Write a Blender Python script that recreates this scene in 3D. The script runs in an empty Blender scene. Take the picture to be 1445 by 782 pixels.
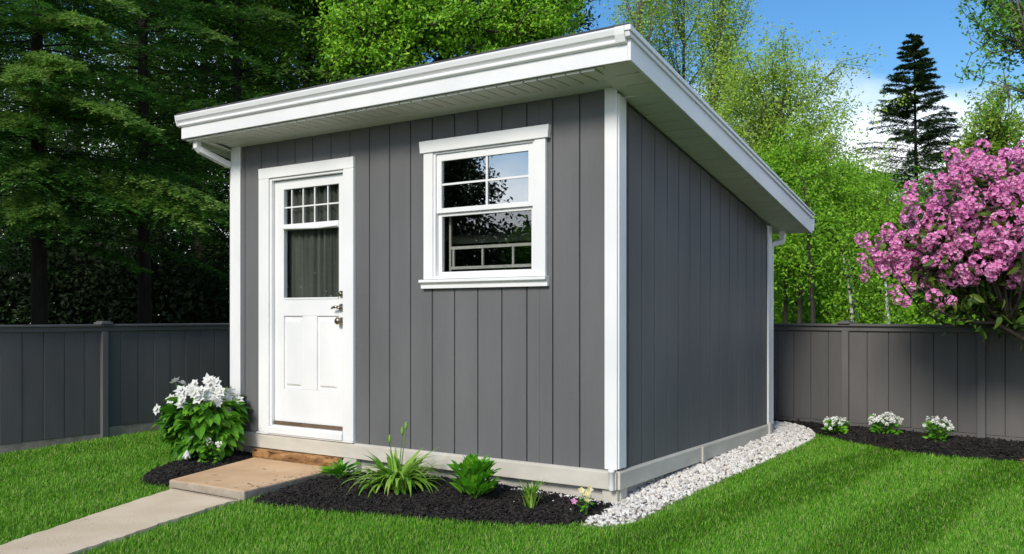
import bpy, math, random
import numpy as np
from mathutils import Vector
rng = np.random.default_rng(7)
random.seed(7)
C = bpy.context.scene.collection
scene = bpy.context.scene

# ------------------------------------------------------------------ frame of the yard
CAM_H, F, CX, HY = 1.15, 1263.0, 722.5, 446.0
AX = np.array((0.83035, -0.55724)); AY = np.array((0.55724, 0.83035))
O2 = np.array((0.647, 5.54)); ANG = math.atan2(AX[1], AX[0])
def W(x, y, z=0.0):                       # yard coordinates (shed corner = origin) to world
    p = O2 + AX * x + AY * y
    return (float(p[0]), float(p[1]), float(z))
def Wn(xy):
    return O2 + xy[:, :1] * AX + xy[:, 1:2] * AY
def P(px, py, D):                         # a photo point at a chosen distance
    return np.array(((px - CX) / F * D, D, CAM_H - (py - HY) / F * D))
def G(px, py, z):                         # a photo point on level ground z, in yard coordinates
    D = F * (CAM_H - z) / (py - HY); r = np.array(((px - CX) / F * D, D)) - O2
    return (float(r @ AX), float(r @ AY))
def gz(y):                                # the lawn rises gently to the back
    return np.interp(y, [-8, -1.2, 3.4, 9], [-0.05, -0.05, 0.075, 0.09])

# ------------------------------------------------------------------ mesh collecting
class MB:
    def __init__(s): s.ch = []
    def add(s, V, Fs, mi=0):
        if not isinstance(Fs, list): Fs = [Fs]
        s.ch.append((np.asarray(V, float).reshape(-1, 3), [np.asarray(f, int) for f in Fs], mi)); return s
    def box(s, x0, x1, y0, y1, z0, z1, mi=0):
        v = [(x, y, z) for z in (z0, z1) for y in (y0, y1) for x in (x0, x1)]
        f = [(0, 2, 3, 1), (4, 5, 7, 6), (0, 1, 5, 4), (2, 6, 7, 3), (0, 4, 6, 2), (1, 3, 7, 5)]
        return s.add(v, np.array(f), mi)
    def prism(s, poly, axis, a0, a1, mi=0):
        """poly: 2-D outline; axis: 'x' -> (y,z), 'y' -> (x,z), 'z' -> (x,y)"""
        n = len(poly); V = []
        for a in (a0, a1):
            for p, q in poly:
                V.append({'x': (a, p, q), 'y': (p, a, q), 'z': (p, q, a)}[axis])
        Q = np.array([(i, (i + 1) % n, n + (i + 1) % n, n + i) for i in range(n)])
        caps = np.array([list(range(n))[::-1], list(range(n, 2 * n))])
        return s.add(V, [Q, caps], mi)
    def tube(s, pts, r, n=8, mi=0, cap=True):
        pts = [np.asarray(p, float) for p in pts]; m = len(pts)
        rs = list(r) if hasattr(r, '__len__') else [r] * m
        V = []; ref = None
        for i, p in enumerate(pts):
            d = pts[min(i + 1, m - 1)] - pts[max(i - 1, 0)]; d = d / (np.linalg.norm(d) + 1e-9)
            if ref is None: ref = np.array((1, 0, 0)) if abs(d[0]) < .9 else np.array((0, 1, 0))
            a = np.cross(d, ref); a /= np.linalg.norm(a) + 1e-9; b = np.cross(d, a); ref = np.cross(a, d)
            for k in range(n):
                t = 2 * math.pi * (k + .5) / n
                V.append(p + rs[i] * (math.cos(t) * a + math.sin(t) * b))
        Q = [(i * n + k, i * n + (k + 1) % n, (i + 1) * n + (k + 1) % n, (i + 1) * n + k) for i in range(m - 1) for k in range(n)]
        Fs = [np.array(Q)]
        if cap: Fs.append(np.array([list(range(n))[::-1], list(range((m - 1) * n, m * n))]))
        return s.add(V, Fs, mi)
    def lathe(s, c, prof, axis=(0, 0, 1), n=16, mi=0):
        ax = np.array(axis, float); ax /= np.linalg.norm(ax)
        a = np.cross(ax, (1, 0, 0) if abs(ax[0]) < .9 else (0, 1, 0)); a /= np.linalg.norm(a); b = np.cross(ax, a)
        c = np.array(c, float); V = []
        for r, h in prof:
            for k in range(n):
                t = 2 * math.pi * k / n
                V.append(c + ax * h + r * (math.cos(t) * a + math.sin(t) * b))
        m = len(prof)
        Q = [(i * n + k, i * n + (k + 1) % n, (i + 1) * n + (k + 1) % n, (i + 1) * n + k) for i in range(m - 1) for k in range(n)]
        return s.add(V, [np.array(Q), np.array([list(range(n))[::-1], list(range((m - 1) * n, m * n))])], mi)
    def mesh(s, name, shift=None, smooth=False):
        Vs = []; loops = []; tot = []; mi = []; off = 0
        for V, Fs, m in s.ch:
            Vs.append(V)
            for f in Fs:
                if not len(f): continue
                loops.append((f + off).ravel()); tot.append(np.full(len(f), f.shape[1])); mi.append(np.full(len(f), m))
            off += len(V)
        V = np.concatenate(Vs); L = np.concatenate(loops); T = np.concatenate(tot); M = np.concatenate(mi)
        if shift is not None: V = V - np.asarray(shift, float)
        me = bpy.data.meshes.new(name)
        me.vertices.add(len(V)); me.vertices.foreach_set('co', V.astype(np.float32).ravel())
        me.loops.add(len(L)); me.loops.foreach_set('vertex_index', L.astype(np.int32))
        me.polygons.add(len(T))
        me.polygons.foreach_set('loop_start', (np.cumsum(T) - T).astype(np.int32))
        me.polygons.foreach_set('loop_total', T.astype(np.int32))
        me.polygons.foreach_set('material_index', M.astype(np.int32))
        me.polygons.foreach_set('use_smooth', np.full(len(T), smooth))
        me.update(calc_edges=True); me.validate()
        return me

def props(o, label=None, cat=None, group=None, kind=None):
    if label: o['label'] = label
    if cat: o['category'] = cat
    if group: o['group'] = group
    if kind: o['kind'] = kind
    return o
def empty(name, loc, rz=0.0, **k):
    o = bpy.data.objects.new(name, None); C.objects.link(o); o.empty_display_size = .2
    o.location = loc; o.rotation_euler = (0, 0, rz); return props(o, **k)
def obj(name, mb, mat, parent=None, base=None, rz=None, smooth=False, bevel=0, seg=2, **k):
    """base: the point of the mesh's own coordinates that becomes the object's origin"""
    me = mb.mesh(name, base, smooth)
    for m in (mat if isinstance(mat, (list, tuple)) else [mat]): me.materials.append(m)
    o = bpy.data.objects.new(name, me); C.objects.link(o)
    if parent: o.parent = parent
    if bevel:
        b = o.modifiers.new('edge', 'BEVEL'); b.width = bevel; b.segments = seg; b.limit_method = 'ANGLE'; b.angle_limit = math.radians(40)
        b.harden_normals = False
    return props(o, **k)
def yobj(name, mb, mat, base=(0, 0, 0), **k):       # a top-level mesh given in yard coordinates
    o = obj(name, mb, mat, None, base, **k); o.location = W(*base); o.rotation_euler = (0, 0, ANG); return o

# ------------------------------------------------------------------ materials
def nt_new(name):
    m = bpy.data.materials.new(name); m.use_nodes = True; n = m.node_tree; n.nodes.clear()
    out = n.nodes.new('ShaderNodeOutputMaterial'); return m, n, out
def ramp(n, fac, cols):
    r = n.nodes.new('ShaderNodeValToRGB'); e = r.color_ramp.elements
    while len(e) < len(cols): e.new(.5)
    for i, (p, c) in enumerate(cols): e[i].position = p; e[i].color = (*c, 1)
    n.links.new(fac, r.inputs[0]); return r.outputs[0]
def paint(name, c0, c1, scale=(6, 6, 6), rough=.5, bump=.0, bscale=(60, 60, 60), detail=5, spec=.4, metal=0, speck=None):
    m, n, out = nt_new(name)
    b = n.nodes.new('ShaderNodeBsdfPrincipled'); n.links.new(b.outputs[0], out.inputs[0])
    b.inputs['Roughness'].default_value = rough; b.inputs['Specular IOR Level'].default_value = spec; b.inputs['Metallic'].default_value = metal
    tc = n.nodes.new('ShaderNodeTexCoord')
    def noise(sc, det):
        mp = n.nodes.new('ShaderNodeMapping'); mp.inputs['Scale'].default_value = sc
        n.links.new(tc.outputs['Object'], mp.inputs[0])
        no = n.nodes.new('ShaderNodeTexNoise'); no.inputs['Scale'].default_value = 1; no.inputs['Detail'].default_value = det
        n.links.new(mp.outputs[0], no.inputs[0]); return no.outputs[0]
    col = ramp(n, noise(scale, detail), [(.3, c0), (.7, c1)])
    if speck:
        mx = n.nodes.new('ShaderNodeMix'); mx.data_type = 'RGBA'
        f = ramp(n, noise(speck[1], 3), [(speck[2], (0, 0, 0)), (speck[2] + .08, (1, 1, 1))])
        n.links.new(f, mx.inputs['Factor']); n.links.new(col, mx.inputs['A']); mx.inputs['B'].default_value = (*speck[0], 1); col = mx.outputs['Result']
    n.links.new(col, b.inputs['Base Color'])
    if bump:
        bp = n.nodes.new('ShaderNodeBump'); bp.inputs['Strength'].default_value = bump; bp.inputs['Distance'].default_value = .01
        n.links.new(noise(bscale, 4), bp.inputs['Height']); n.links.new(bp.outputs[0], b.inputs['Normal'])
    return m
def leafmat(name, cols, transl=.3, rough=.45, spec=.3):
    m, n, out = nt_new(name)
    g = n.nodes.new('ShaderNodeNewGeometry')
    col = ramp(n, g.outputs['Random Per Island'], [(i / max(1, len(cols) - 1), c) for i, c in enumerate(cols)])
    b = n.nodes.new('ShaderNodeBsdfPrincipled'); b.inputs['Roughness'].default_value = rough; b.inputs['Specular IOR Level'].default_value = spec
    t = n.nodes.new('ShaderNodeBsdfTranslucent'); mx = n.nodes.new('ShaderNodeMixShader'); mx.inputs[0].default_value = transl
    n.links.new(col, b.inputs['Base Color']); n.links.new(col, t.inputs[0])
    n.links.new(b.outputs[0], mx.inputs[1]); n.links.new(t.outputs[0], mx.inputs[2]); n.links.new(mx.outputs[0], out.inputs[0])
    return m
def glassmat(name, base=.12, tint=(.8, .84, .83)):
    m, n, out = nt_new(name)
    fr = n.nodes.new('ShaderNodeLayerWeight'); fr.inputs[0].default_value = .5
    pw = n.nodes.new('ShaderNodeMath'); pw.operation = 'POWER'; pw.inputs[1].default_value = 4.0; n.links.new(fr.outputs['Facing'], pw.inputs[0])
    ma = n.nodes.new('ShaderNodeMath'); ma.operation = 'ADD'; ma.use_clamp = True; ma.inputs[1].default_value = base
    n.links.new(pw.outputs[0], ma.inputs[0])
    tr = n.nodes.new('ShaderNodeBsdfTransparent'); tr.inputs[0].default_value = (*tint, 1)
    gl = n.nodes.new('ShaderNodeBsdfGlossy'); gl.inputs['Roughness'].default_value = 0.004; gl.inputs[0].default_value = (.93, .96, 1, 1)
    mx = n.nodes.new('ShaderNodeMixShader')
    n.links.new(ma.outputs[0], mx.inputs[0]); n.links.new(tr.outputs[0], mx.inputs[1]); n.links.new(gl.outputs[0], mx.inputs[2]); n.links.new(mx.outputs[0], out.inputs[0])
    return m
M = dict(
    white=paint('white_paint', (.73, .74, .74), (.84, .84, .83), (2.3, 2.3, 1.6), .42, .06, (40, 40, 8)),
    gutter=paint('white_aluminium', (.79, .80, .80), (.83, .83, .83), (2, 2, 2), .35, .0),
    soffit=paint('soffit_vinyl', (.70, .70, .63), (.75, .75, .68), (3, 3, 3), .55, .05, (20, 20, 20)),
    siding=paint('grey_siding', (.113, .114, .116), (.146, .147, .149), (2.2, 2.2, .7), .62, .25, (110, 110, 6), spec=.3),
    fence=paint('fence_paint', (.110, .105, .103), (.148, .141, .137), (3, 3, .7), .62, .22, (100, 100, 5), spec=.3),
    trimgrey=paint('fence_rail_paint', (.120, .117, .116), (.150, .146, .143), (4, 4, 2), .6, .15, (60, 60, 10), spec=.3),
    skirt=paint('beige_skirt', (.50, .47, .40), (.60, .57, .50), (4, 4, 9), .6, .1, (30, 30, 30)),
    concrete=paint('pale_concrete', (.42, .40, .36), (.56, .53, .48), (8, 8, 8), .85, .3, (80, 80, 80)),
    slab=paint('tan_slab', (.56, .36, .20), (.72, .49, .29), (4, 4, 4), .85, .35, (70, 70, 70), speck=((.26, .19, .13), (9, 9, 9), .66)),
    path=paint('buff_path', (.66, .53, .36), (.80, .66, .48), (3.5, 3.5, 3.5), .88, .3, (90, 90, 90), speck=((.36, .28, .2), (16, 16, 16), .7)),
    slabside=paint('slab_side', (.30, .25, .19), (.42, .36, .29), (14, 14, 14), .9, .4, (60, 60, 60)),
    timber=paint('rough_timber', (.11, .05, .016), (.46, .25, .10), (5, 14, 30), .8, .9, (10, 40, 70), speck=((.02, .012, .007), (7, 14, 34), .60)),
    brown=paint('brown_strip', (.10, .065, .035), (.17, .115, .07), (9, 9, 9), .6),
    bark=paint('bark', (.022, .018, .014), (.06, .048, .036), (12, 12, 3), .9, .6, (30, 30, 8)),
    greybark=paint('grey_bark', (.09, .08, .065), (.2, .18, .15), (12, 12, 4), .9, .5, (30, 30, 8)),
    hembark=paint('dark_bark', (.010, .008, .006), (.028, .022, .017), (12, 12, 3), .9, .6, (30, 30, 8)),
    birch=paint('birch_bark', (.55, .53, .49), (.72, .70, .66), (5, 5, 12), .8, .2, (20, 20, 40), speck=((.04, .035, .03), (5, 5, 16), .52)),
    mulch=paint('mulch_ground', (.006, .0055, .005), (.020, .017, .015), (50, 50, 50), .9, .8, (90, 90, 90)),
    chips=leafmat('mulch_chips', [(.004, .0035, .003), (.012, .011, .010), (.022, .019, .017), (.035, .028, .024)], 0, .8),
    redsoil=paint('reddish_soil', (.12, .06, .035), (.24, .13, .08), (30, 30, 30), .95, .7, (80, 80, 80)),
    lawnsoil=paint('lawn_soil', (.035, .07, .010), (.06, .11, .016), (20, 20, 20), .95, .4, (60, 60, 60)),
    ground=paint('ground_turf', (.025, .05, .012), (.05, .085, .02), (1.5, 1.5, 1.5), .95),
    grass=leafmat('grass_blades', [(.045, .18, .006), (.075, .26, .008), (.105, .335, .012), (.13, .38, .014), (.165, .43, .020), (.22, .49, .035), (.32, .55, .08), (.44, .50, .18)], .38, .5, .25),
    stones=leafmat('white_stones', [(.46, .42, .37), (.66, .63, .57), (.76, .73, .68), (.82, .80, .75), (.60, .54, .46)], 0, .75),
    gravelbed=paint('gravel_bed', (.12, .105, .09), (.30, .27, .24), (90, 90, 90), .9, .8, (120, 120, 120)),
    nickel=paint('aged_nickel', (.30, .26, .18), (.42, .37, .27), (30, 30, 30), .28, metal=1, spec=.5),
    glass=glassmat('window_glass', .36), doorglass=glassmat('door_glass', .12, (.95, .97, .96)),
    curtain=paint('dark_curtain', (.035, .045, .032), (.19, .19, .165), (26, 26, .5), .8),
    interior=paint('dark_interior', (.035, .033, .03), (.05, .047, .043), (4, 4, 4), .9),
    shingle=paint('roof_shingle', (.05, .05, .055), (.09, .09, .095), (20, 20, 20), .9, .4, (60, 60, 60)),
    petal_white=leafmat('white_petals', [(.78, .79, .70), (.84, .84, .80), (.80, .80, .76)], .25, .6),
    petal_pink=leafmat('pink_petals', [(.74, .13, .42), (.83, .26, .56), (.86, .40, .66), (.76, .20, .54), (.90, .64, .79)], .25, .6),
    petal_yellow=leafmat('yellow_petals', [(.75, .55, .08), (.8, .7, .3), (.82, .78, .6)], .25, .6),
    stem=paint('green_stem', (.06, .13, .02), (.1, .2, .04), (9, 9, 9), .6),
    lily=leafmat('lily_leaves', [(.10, .28, .02), (.18, .40, .03), (.28, .50, .06), (.40, .58, .12)], .3),
    hosta=leafmat('hosta_leaves', [(.07, .28, .012), (.12, .38, .02), (.19, .48, .03)], .3),
    hydr=leafmat('hydrangea_leaves', [(.04, .15, .01), (.08, .26, .018), (.14, .38, .03), (.22, .46, .04)], .3),
    rhodo=leafmat('rhododendron_leaves', [(.025, .06, .010), (.05, .11, .015), (.09, .17, .02), (.17, .22, .04)], .2),
    hem=leafmat('hemlock_needles', [(.024, .095, .014), (.055, .17, .024), (.10, .25, .038), (.16, .33, .06)], .35, .6, .15),
    hemtip=leafmat('hemlock_new_growth', [(.06, .17, .02), (.19, .38, .055), (.30, .48, .10), (.42, .55, .18)], .4, .6, .15),
    dark=leafmat('shade_dark_leaves', [(.006, .015, .004), (.010, .026, .006), (.018, .04, .009)], .2, .6, .2),  # dark leaf colour, lowered further to paint in the wood's deep shade
    bright=leafmat('bright_leaves', [(.09, .27, .010), (.17, .42, .018), (.27, .55, .028), (.42, .66, .06)], .34),
    mid=leafmat('mid_leaves', [(.05, .16, .012), (.09, .25, .018), (.15, .35, .030), (.23, .45, .05)], .36),
    spring=leafmat('spring_leaves', [(.18, .34, .03), (.27, .45, .045), (.36, .53, .06), (.46, .60, .13)], .35),
    lime=leafmat('lime_leaves', [(.10, .28, .010), (.17, .40, .016), (.25, .50, .026), (.36, .60, .05)], .38),
    spruce=leafmat('spruce_needles', [(.025, .062, .022), (.045, .10, .034), (.08, .145, .05), (.13, .19, .07)], .15, .6, .15),
)

# ------------------------------------------------------------------ foliage shapes (vectorised)
def nrm(a): return a / (np.linalg.norm(a, axis=-1, keepdims=True) + 1e-9)
def rdir(n, up=0.0):
    d = rng.normal(size=(n, 3)); d[:, 2] += up; return nrm(d)
def leaves(mb, pos, ax, side, L, Wd, mi=0, fold=.15):
    """diamond leaves; fold lifts the two side points"""
    n = len(pos); L = np.broadcast_to(L, n)[:, None]; Wd = np.broadcast_to(Wd, n)[:, None]
    nr = np.cross(ax, side); V = np.empty((n, 4, 3)); mid = pos + ax * L * .42
    V[:, 0] = pos; V[:, 1] = mid + side * Wd * .5 + nr * Wd * fold; V[:, 2] = pos + ax * L; V[:, 3] = mid - side * Wd * .5 + nr * Wd * fold
    mb.add(V, np.arange(n * 4).reshape(n, 4), mi)
def rand_leaves(mb, pos, L, ratio=.5, up=.25, mi=0):
    n = len(pos); ax = rdir(n, -.15); nn = nrm(rng.normal(size=(n, 3)) * .6 + np.array((-.30, -.62, .55 + up)) * .75); side = nrm(np.cross(nn, ax)); ax = nrm(np.cross(side, nn)); Ls = L * rng.uniform(.65, 1.25, n)
    leaves(mb, pos, ax, side, Ls, Ls * ratio, mi)
def broad(mb, pos, ax, up, L, Wd, curl=.25, mi=0):
    """broad leaves with a midrib fold and a drooping tip"""
    n = len(pos); L = np.broadcast_to(L, n)[:, None]; Wd = np.broadcast_to(Wd, n)[:, None]
    side = nrm(np.cross(ax, up)); up = nrm(np.cross(side, ax)); V = np.empty((n, 8, 3))
    def pt(t): return pos + ax * L * t - up * L * curl * t * t
    V[:, 0] = pos
    for k, (t, w) in enumerate(((.35, .5), (.72, .40))):
        m_ = pt(t); V[:, 1 + 3 * k] = m_; V[:, 2 + 3 * k] = m_ + side * Wd * w + up * Wd * .16; V[:, 3 + 3 * k] = m_ - side * Wd * w + up * Wd * .16
    V[:, 7] = pt(1.0)
    tri = np.array([(0, 1, 2), (0, 3, 1), (4, 7, 5), (4, 6, 7)]); qd = np.array([(1, 4, 5, 2), (1, 3, 6, 4)])
    o = (np.arange(n) * 8)[:, None, None]
    mb.add(V, [(tri + o).reshape(-1, 3), (qd + o).reshape(-1, 4)], mi)
def straps(mb, base, az, length, width, tilt, arch, K=2, mi=0, twist=None):
    """grass or lily blades: base (n,3)"""
    n = len(base); b = lambda a: np.broadcast_to(a, n)
    az, length, width, tilt, arch = map(b, (az, length, width, tilt, arch))
    h = np.stack((np.cos(az), np.sin(az), np.zeros(n)), 1); ta = az + math.pi / 2 + (0 if twist is None else twist)
    s = np.stack((np.cos(ta), np.sin(ta), np.zeros(n)), 1)
    V = np.empty((n, 2 * K + 1, 3)); p = np.array(base, float)
    for k in range(K + 1):
        t = k / K; w = (width * (1 - t ** 1.6) * (.75 + .5 * min(1, t * 3)))[:, None] * .5
        if k < K: V[:, 2 * k] = p - s * w; V[:, 2 * k + 1] = p + s * w
        else: V[:, 2 * K] = p
        th = tilt + arch * (t + .5 / K); p = p + (h * np.sin(th)[:, None] + np.array((0, 0, 1)) * np.cos(th)[:, None]) * (length / K)[:, None]
    o = (np.arange(n) * (2 * K + 1))[:, None]
    Fs = [np.concatenate([o + np.array((2 * k, 2 * k + 1, 2 * k + 3, 2 * k + 2)) for k in range(K - 1)]), o + np.array((2 * K - 2, 2 * K - 1, 2 * K))]
    mb.add(V, Fs, mi)
def curve(p0, p1, bend=.1, n=5):
    p0 = np.array(p0, float); p1 = np.array(p1, float); d = rng.normal(size=3) * bend * np.linalg.norm(p1 - p0)
    return [p0 + (p1 - p0) * t + d * math.sin(math.pi * t) for t in np.linspace(0, 1, n)]

def leafy_tree(name, base, top, centre, radii, nclump, per, leaf, mat, label, cat='tree', group=None, barkm='bark', trunk_r=.12, spread=.16, ratio=.5, upright=0.0, seed=None, shell=.45, parts=True, tw=3, every=1):
    """trunk with limbs to leaf clumps inside an uneven crown"""
    global rng
    if seed is not None: rng = np.random.default_rng(seed)
    base = np.array(base, float); centre = np.array(centre, float); radii = np.array(radii, float)
    t = empty(name, base, label=label, cat=cat, group=group)
    tb = MB(); lv = MB()
    topp = np.array((centre[0], centre[1], min(top, centre[2] + radii[2] * .35))); tr = curve(base + (0, 0, -.05), topp, .03, 9)
    tb.tube(tr, np.linspace(trunk_r, trunk_r * .18, 9), 8)
    trn = np.array(tr)
    pos = []
    nl = max(5, nclump // 6)
    lumps = rdir(nl) * rng.uniform(.55, 1.0, (nl, 1))
    for i in range(nclump):
        d = lumps[rng.integers(nl)] * .75 + rng.normal(size=3) * .30
        r = np.linalg.norm(d); d = d / max(r, 1e-6) * min(1.05, max(r, shell * rng.uniform(.5, 1.3)))
        c = centre + d * radii
        # limb leaves the trunk below the clump
        zt = c[2] - rng.uniform(.25, .6) * np.linalg.norm((c - centre)[:2]) - upright * radii[2]
        k = int(np.clip(np.searchsorted(trn[:, 2], zt), 1, 7)); a = trn[k]
        cv = curve(a, c, .08, 5)
        parts = i % every == 0
        if parts: tb.tube(cv, np.linspace(trunk_r * .20, trunk_r * .03, 5), 5, cap=False)
        for _ in range(tw):
            q = c + rng.normal(size=3) * radii * spread * 1.3
            if parts: tb.tube(curve(cv[3], q, .1, 3), (trunk_r * .08, trunk_r * .05, trunk_r * .03), 4, cap=False)
            n = per // tw; s = rng.uniform(0, 1, (n, 1)) ** .5
            pos.append(cv[3] + (q - cv[3]) * s * 1.05 + rng.normal(size=(n, 3)) * radii * spread * np.array((.55, .55, .42)) * (.35 + s * .65))
    rand_leaves(lv, np.concatenate(pos), leaf, ratio)
    obj('trunk', tb, M[barkm], t, base, smooth=True)
    obj('crown', lv, M[mat], t, base)
    return t

def spray(lv, tb, a, az, L, rise, droop, nt=15, nl=9, mi=0, needle=.055, tipn=0, rr=.012, wide=.40):
    """one flat feathery conifer branch"""
    h = np.array((math.cos(az), math.sin(az), 0)); s = np.array((-h[1], h[0], 0)); z = np.array((0, 0, 1.0))
    ax = lambda t: a + np.outer(t, h) * L + np.outer(rise * t - droop * t * t, z) * L
    tt = np.linspace(0, 1, 6); tb.tube(list(ax(tt)), np.linspace(rr, rr * .2, 6), 4, cap=False)
    t = np.repeat(np.linspace(.16, 1.0, nt) + rng.normal(size=nt) * .012, 2); sg = np.tile((1, -1), nt)
    tl = L * wide * (1.05 - t * .78) * rng.uniform(.65, 1.15, 2 * nt); p0 = ax(t)
    d = nrm(h * rng.uniform(.55, .95, (2 * nt, 1)) + s * sg[:, None] * .8 + z * rng.uniform(-.35, .08, (2 * nt, 1)))
    u = np.linspace(.08, 1, nl); n = 2 * nt * nl
    q = (p0[:, None] + d[:, None] * tl[:, None, None] * u[None, :, None] - z * (tl[:, None, None] * .25 * u[None, :, None] ** 2)).reshape(n, 3)
    dd = np.repeat(d, nl, 0); ss = nrm(np.cross(dd, z))
    for sd in (1, -1):
        axn = nrm(dd * .8 + ss * sd * .65 + rng.normal(size=(n, 3)) * .22); side = nrm(np.cross(axn, z + rng.normal(size=(n, 3)) * .25))
        leaves(lv, q + rng.normal(size=(n, 3)) * .008, axn, side, needle * rng.uniform(.7, 1.3, n), needle * .36, mi, .1)

def conifer(name, base, height, rad, nbr, label, mats, z0=1.2, z1=None, droop=.35, rise=.12, tip=.12, needle=.06, nt=15, nl=9, trunk_r=.10, seed=1, group=None, power=.8, extra=(), cat='tree', az=None, wide=.40, barkm='hembark'):
    global rng
    rng = np.random.default_rng(seed)
    base = np.array(base, float); t = empty(name, base, label=label, cat=cat, group=group)
    tb = MB(); lv = MB(); top = base + (rng.normal() * .1, rng.normal() * .1, height)
    tb.tube([base + (0, 0, -.05), base + (top - base) * .4, base + (top - base) * .75, top], (trunk_r, trunk_r * .7, trunk_r * .35, .015), 8)
    for i in range(nbr):
        f = ((i + rng.uniform()) / nbr); zz = z0 + (height - .05 - z0) * f ** 1.05
        if z1 and zz > z1: continue
        L = max(.12, rad * (1 - (zz - z0) / (height - z0) * .97) ** power * rng.uniform(.7, 1.15))
        a = base + (top - base) * (zz / height); A = rng.uniform(0, 2 * math.pi) if az is None else az[0] + rng.uniform(-az[1], az[1])
        spray(lv, tb, a, A, L, rise * rng.uniform(.3, 1.6), droop * rng.uniform(.5, 1.3), nt, nl, 1 if rng.uniform() < tip else 0, needle, rr=max(.006, trunk_r * .12), wide=wide)
    for (zz, A, L, mi, rs, dr) in extra:
        a = base + (top - base) * (zz / height); spray(lv, tb, a, A, L, rs, dr, 26, 16, 0, needle * .85, rr=.02, wide=.34)
        if mi:
            for q in range(3): spray(lv, tb, a + (0, 0, .03 + .04 * q), A + rng.normal() * .07, L * rng.uniform(.9, 1.03), rs + .02, dr, 24, 13, 1, needle * 1.05, rr=.008, wide=.24)
    obj('trunk', tb, M[barkm], t, base, smooth=True)
    obj('crown', lv, mats, t, base)
    return t

# ------------------------------------------------------------------ the shed
L_, W_ = 3.60, 2.96
SL = 0.192                                              # roof fall per metre
zr = lambda y: 2.601 - SL * (y + .37)                   # underside of the rake
shed = empty('garden_shed', W(0, 0, 0), ANG, label='dark grey board-sided garden shed with white trim and a sloping roof', cat='shed')
DO = (-3.135, -2.295, .20, 2.275)                       # door opening x0,x1,z0,z1
WO = (-1.45, -.56, 1.40, 2.31)
def cut_boxes(mb, xs, y0, y1, z0, ztop, holes):
    for x0, x1 in xs:
        cuts = sorted({x0, x1, *[h for H in holes for h in H[:2] if x0 < h < x1]})
        for a, b in zip(cuts[:-1], cuts[1:]):
            zz = [(z0, ztop)]
            for H in holes:
                if a >= H[0] - 1e-6 and b <= H[1] + 1e-6: zz = [p for q in zz for p in ((q[0], min(q[1], H[2])), (max(q[0], H[3]), q[1])) if p[1] - p[0] > .004]
            for p in zz: mb.box(a, b, y0, y1, *p)
# inner shells
s_ = MB(); cut_boxes(s_, [(-L_ + .01, -.01)], .012, .06, .12, 2.575, [DO, WO])
s_.prism([(.061, .12), (W_ - .061, .12), (W_ - .061, zr(W_ - .061) - .01), (.061, zr(.061) - .02)], 'x', -.06, -.012)
s_.prism([(.061, .12), (W_ - .061, .12), (W_ - .061, zr(W_ - .061) - .01), (.061, zr(.061) - .02)], 'x', -L_ + .012, -L_ + .06)
s_.box(-L_ + .01, -.01, W_ - .06, W_ - .012, .12, zr(W_) - .02)
obj('inner_wall', s_, M['interior'], shed)
obj('floor_deck', MB().box(-L_ + .062, -.062, .062, W_ - .062, .14, .185), M['interior'], shed)
# front boards
gx = [-3.6 + .09] + [-.06 - .2 * k for k in range(17, -1, -1)]
gx = sorted(set([g for g in gx if g >= -3.51])); gx = [-3.52] + [g for g in gx if g > -3.47]
mb = MB(); cut_boxes(mb, [(a + .004, b - .004) for a, b in zip(gx[:-1], gx[1:])], -.004, .0095, .178, 2.578, [DO, WO])
obj('siding', mb, M['siding'], shed, bevel=.0025, seg=1)
# right side boards, tops cut on the roof slope
gy = [.0965] + [.15 + .2 * k for k in range(14)] + [W_ - .075]
mb = MB()
for a, b in zip(gy[:-1], gy[1:]):
    a += .006; b -= .006
    mb.prism([(a, .178), (b, .178), (b, zr(b) - .014), (a, zr(a) - .014)], 'x', -.0095, .004)
obj('siding', mb, M['siding'], shed)
mb = MB(); gl = [0.02 + .2 * k for k in range(15)] + [W_ - .02]
for a, b in zip(gl[:-1], gl[1:]):
    mb.prism([(a + .0035, .178), (b - .0035, .178), (b - .0035, zr(b) - .014), (a + .0035, zr(a) - .014)], 'x', -L_ - .004, -L_ + .0095)
obj('siding', mb, M['siding'], shed)
mb = MB(); gb = [-L_ + .01 + .2 * k for k in range(18)] + [-.01]
for a, b in zip(gb[:-1], gb[1:]): mb.box(a + .0035, b - .0035, W_ - .0095, W_ + .004, .178, zr(W_) - .02)
obj('siding', mb, M['siding'], shed)
# foundation and skirt
mb = MB(); mb.box(-L_ + .03, -.03, .03, W_ - .03, -.25, .118)
obj('foundation', mb, M['concrete'], shed)
def skirt(prof, axis, a0, a1, fx=None):
    m = MB(); m.prism(prof, axis, a0, a1); return m
pf = [(-.032, .075), (-.012, .075), (-.012, .178), (-.006, .192), (-.020, .188), (-.032, .180)]
obj('skirt_board', skirt(pf, 'x', -L_ - .0, .012), M['skirt'], shed, bevel=.004)
mb = MB(); mb.prism([(-p + 0, z) for p, z in [(-.030, .075), (-.010, .075), (-.010, .178), (-.004, .192), (-.018, .188), (-.030, .180)]], 'y', -.011, W_ + .01)
obj('skirt_board', mb, M['skirt'], shed, bevel=.004)
obj('skirt_board', MB().box(-L_ - .03, -L_ - .01, .0, W_, .075, .182), M['skirt'], shed)
mb = MB().box(-3.62, -3.50, -.006, .028, -.08, .073); obj('foundation_block', mb, M['skirt'], shed, bevel=.006)
mb = MB().prism([(-2.36, -.06), (-2.17, -.02), (-2.17, .073), (-2.30, .073)], 'y', -.03, .028); obj('foundation_block', mb, M['concrete'], shed, bevel=.006)
mb = MB().box(-.10, .006, -.004, .03, -.10, .073); mb.box(-.0, .014, .031, .12, -.10, .073); obj('foundation_block', mb, M['skirt'], shed, bevel=.005)
mb = MB().lathe((-.012, -.045, .075), [(.016, 0), (.018, .006), (.018, .11), (.022, .112), (.022, .128), (.012, .132)], n=14)
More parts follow.
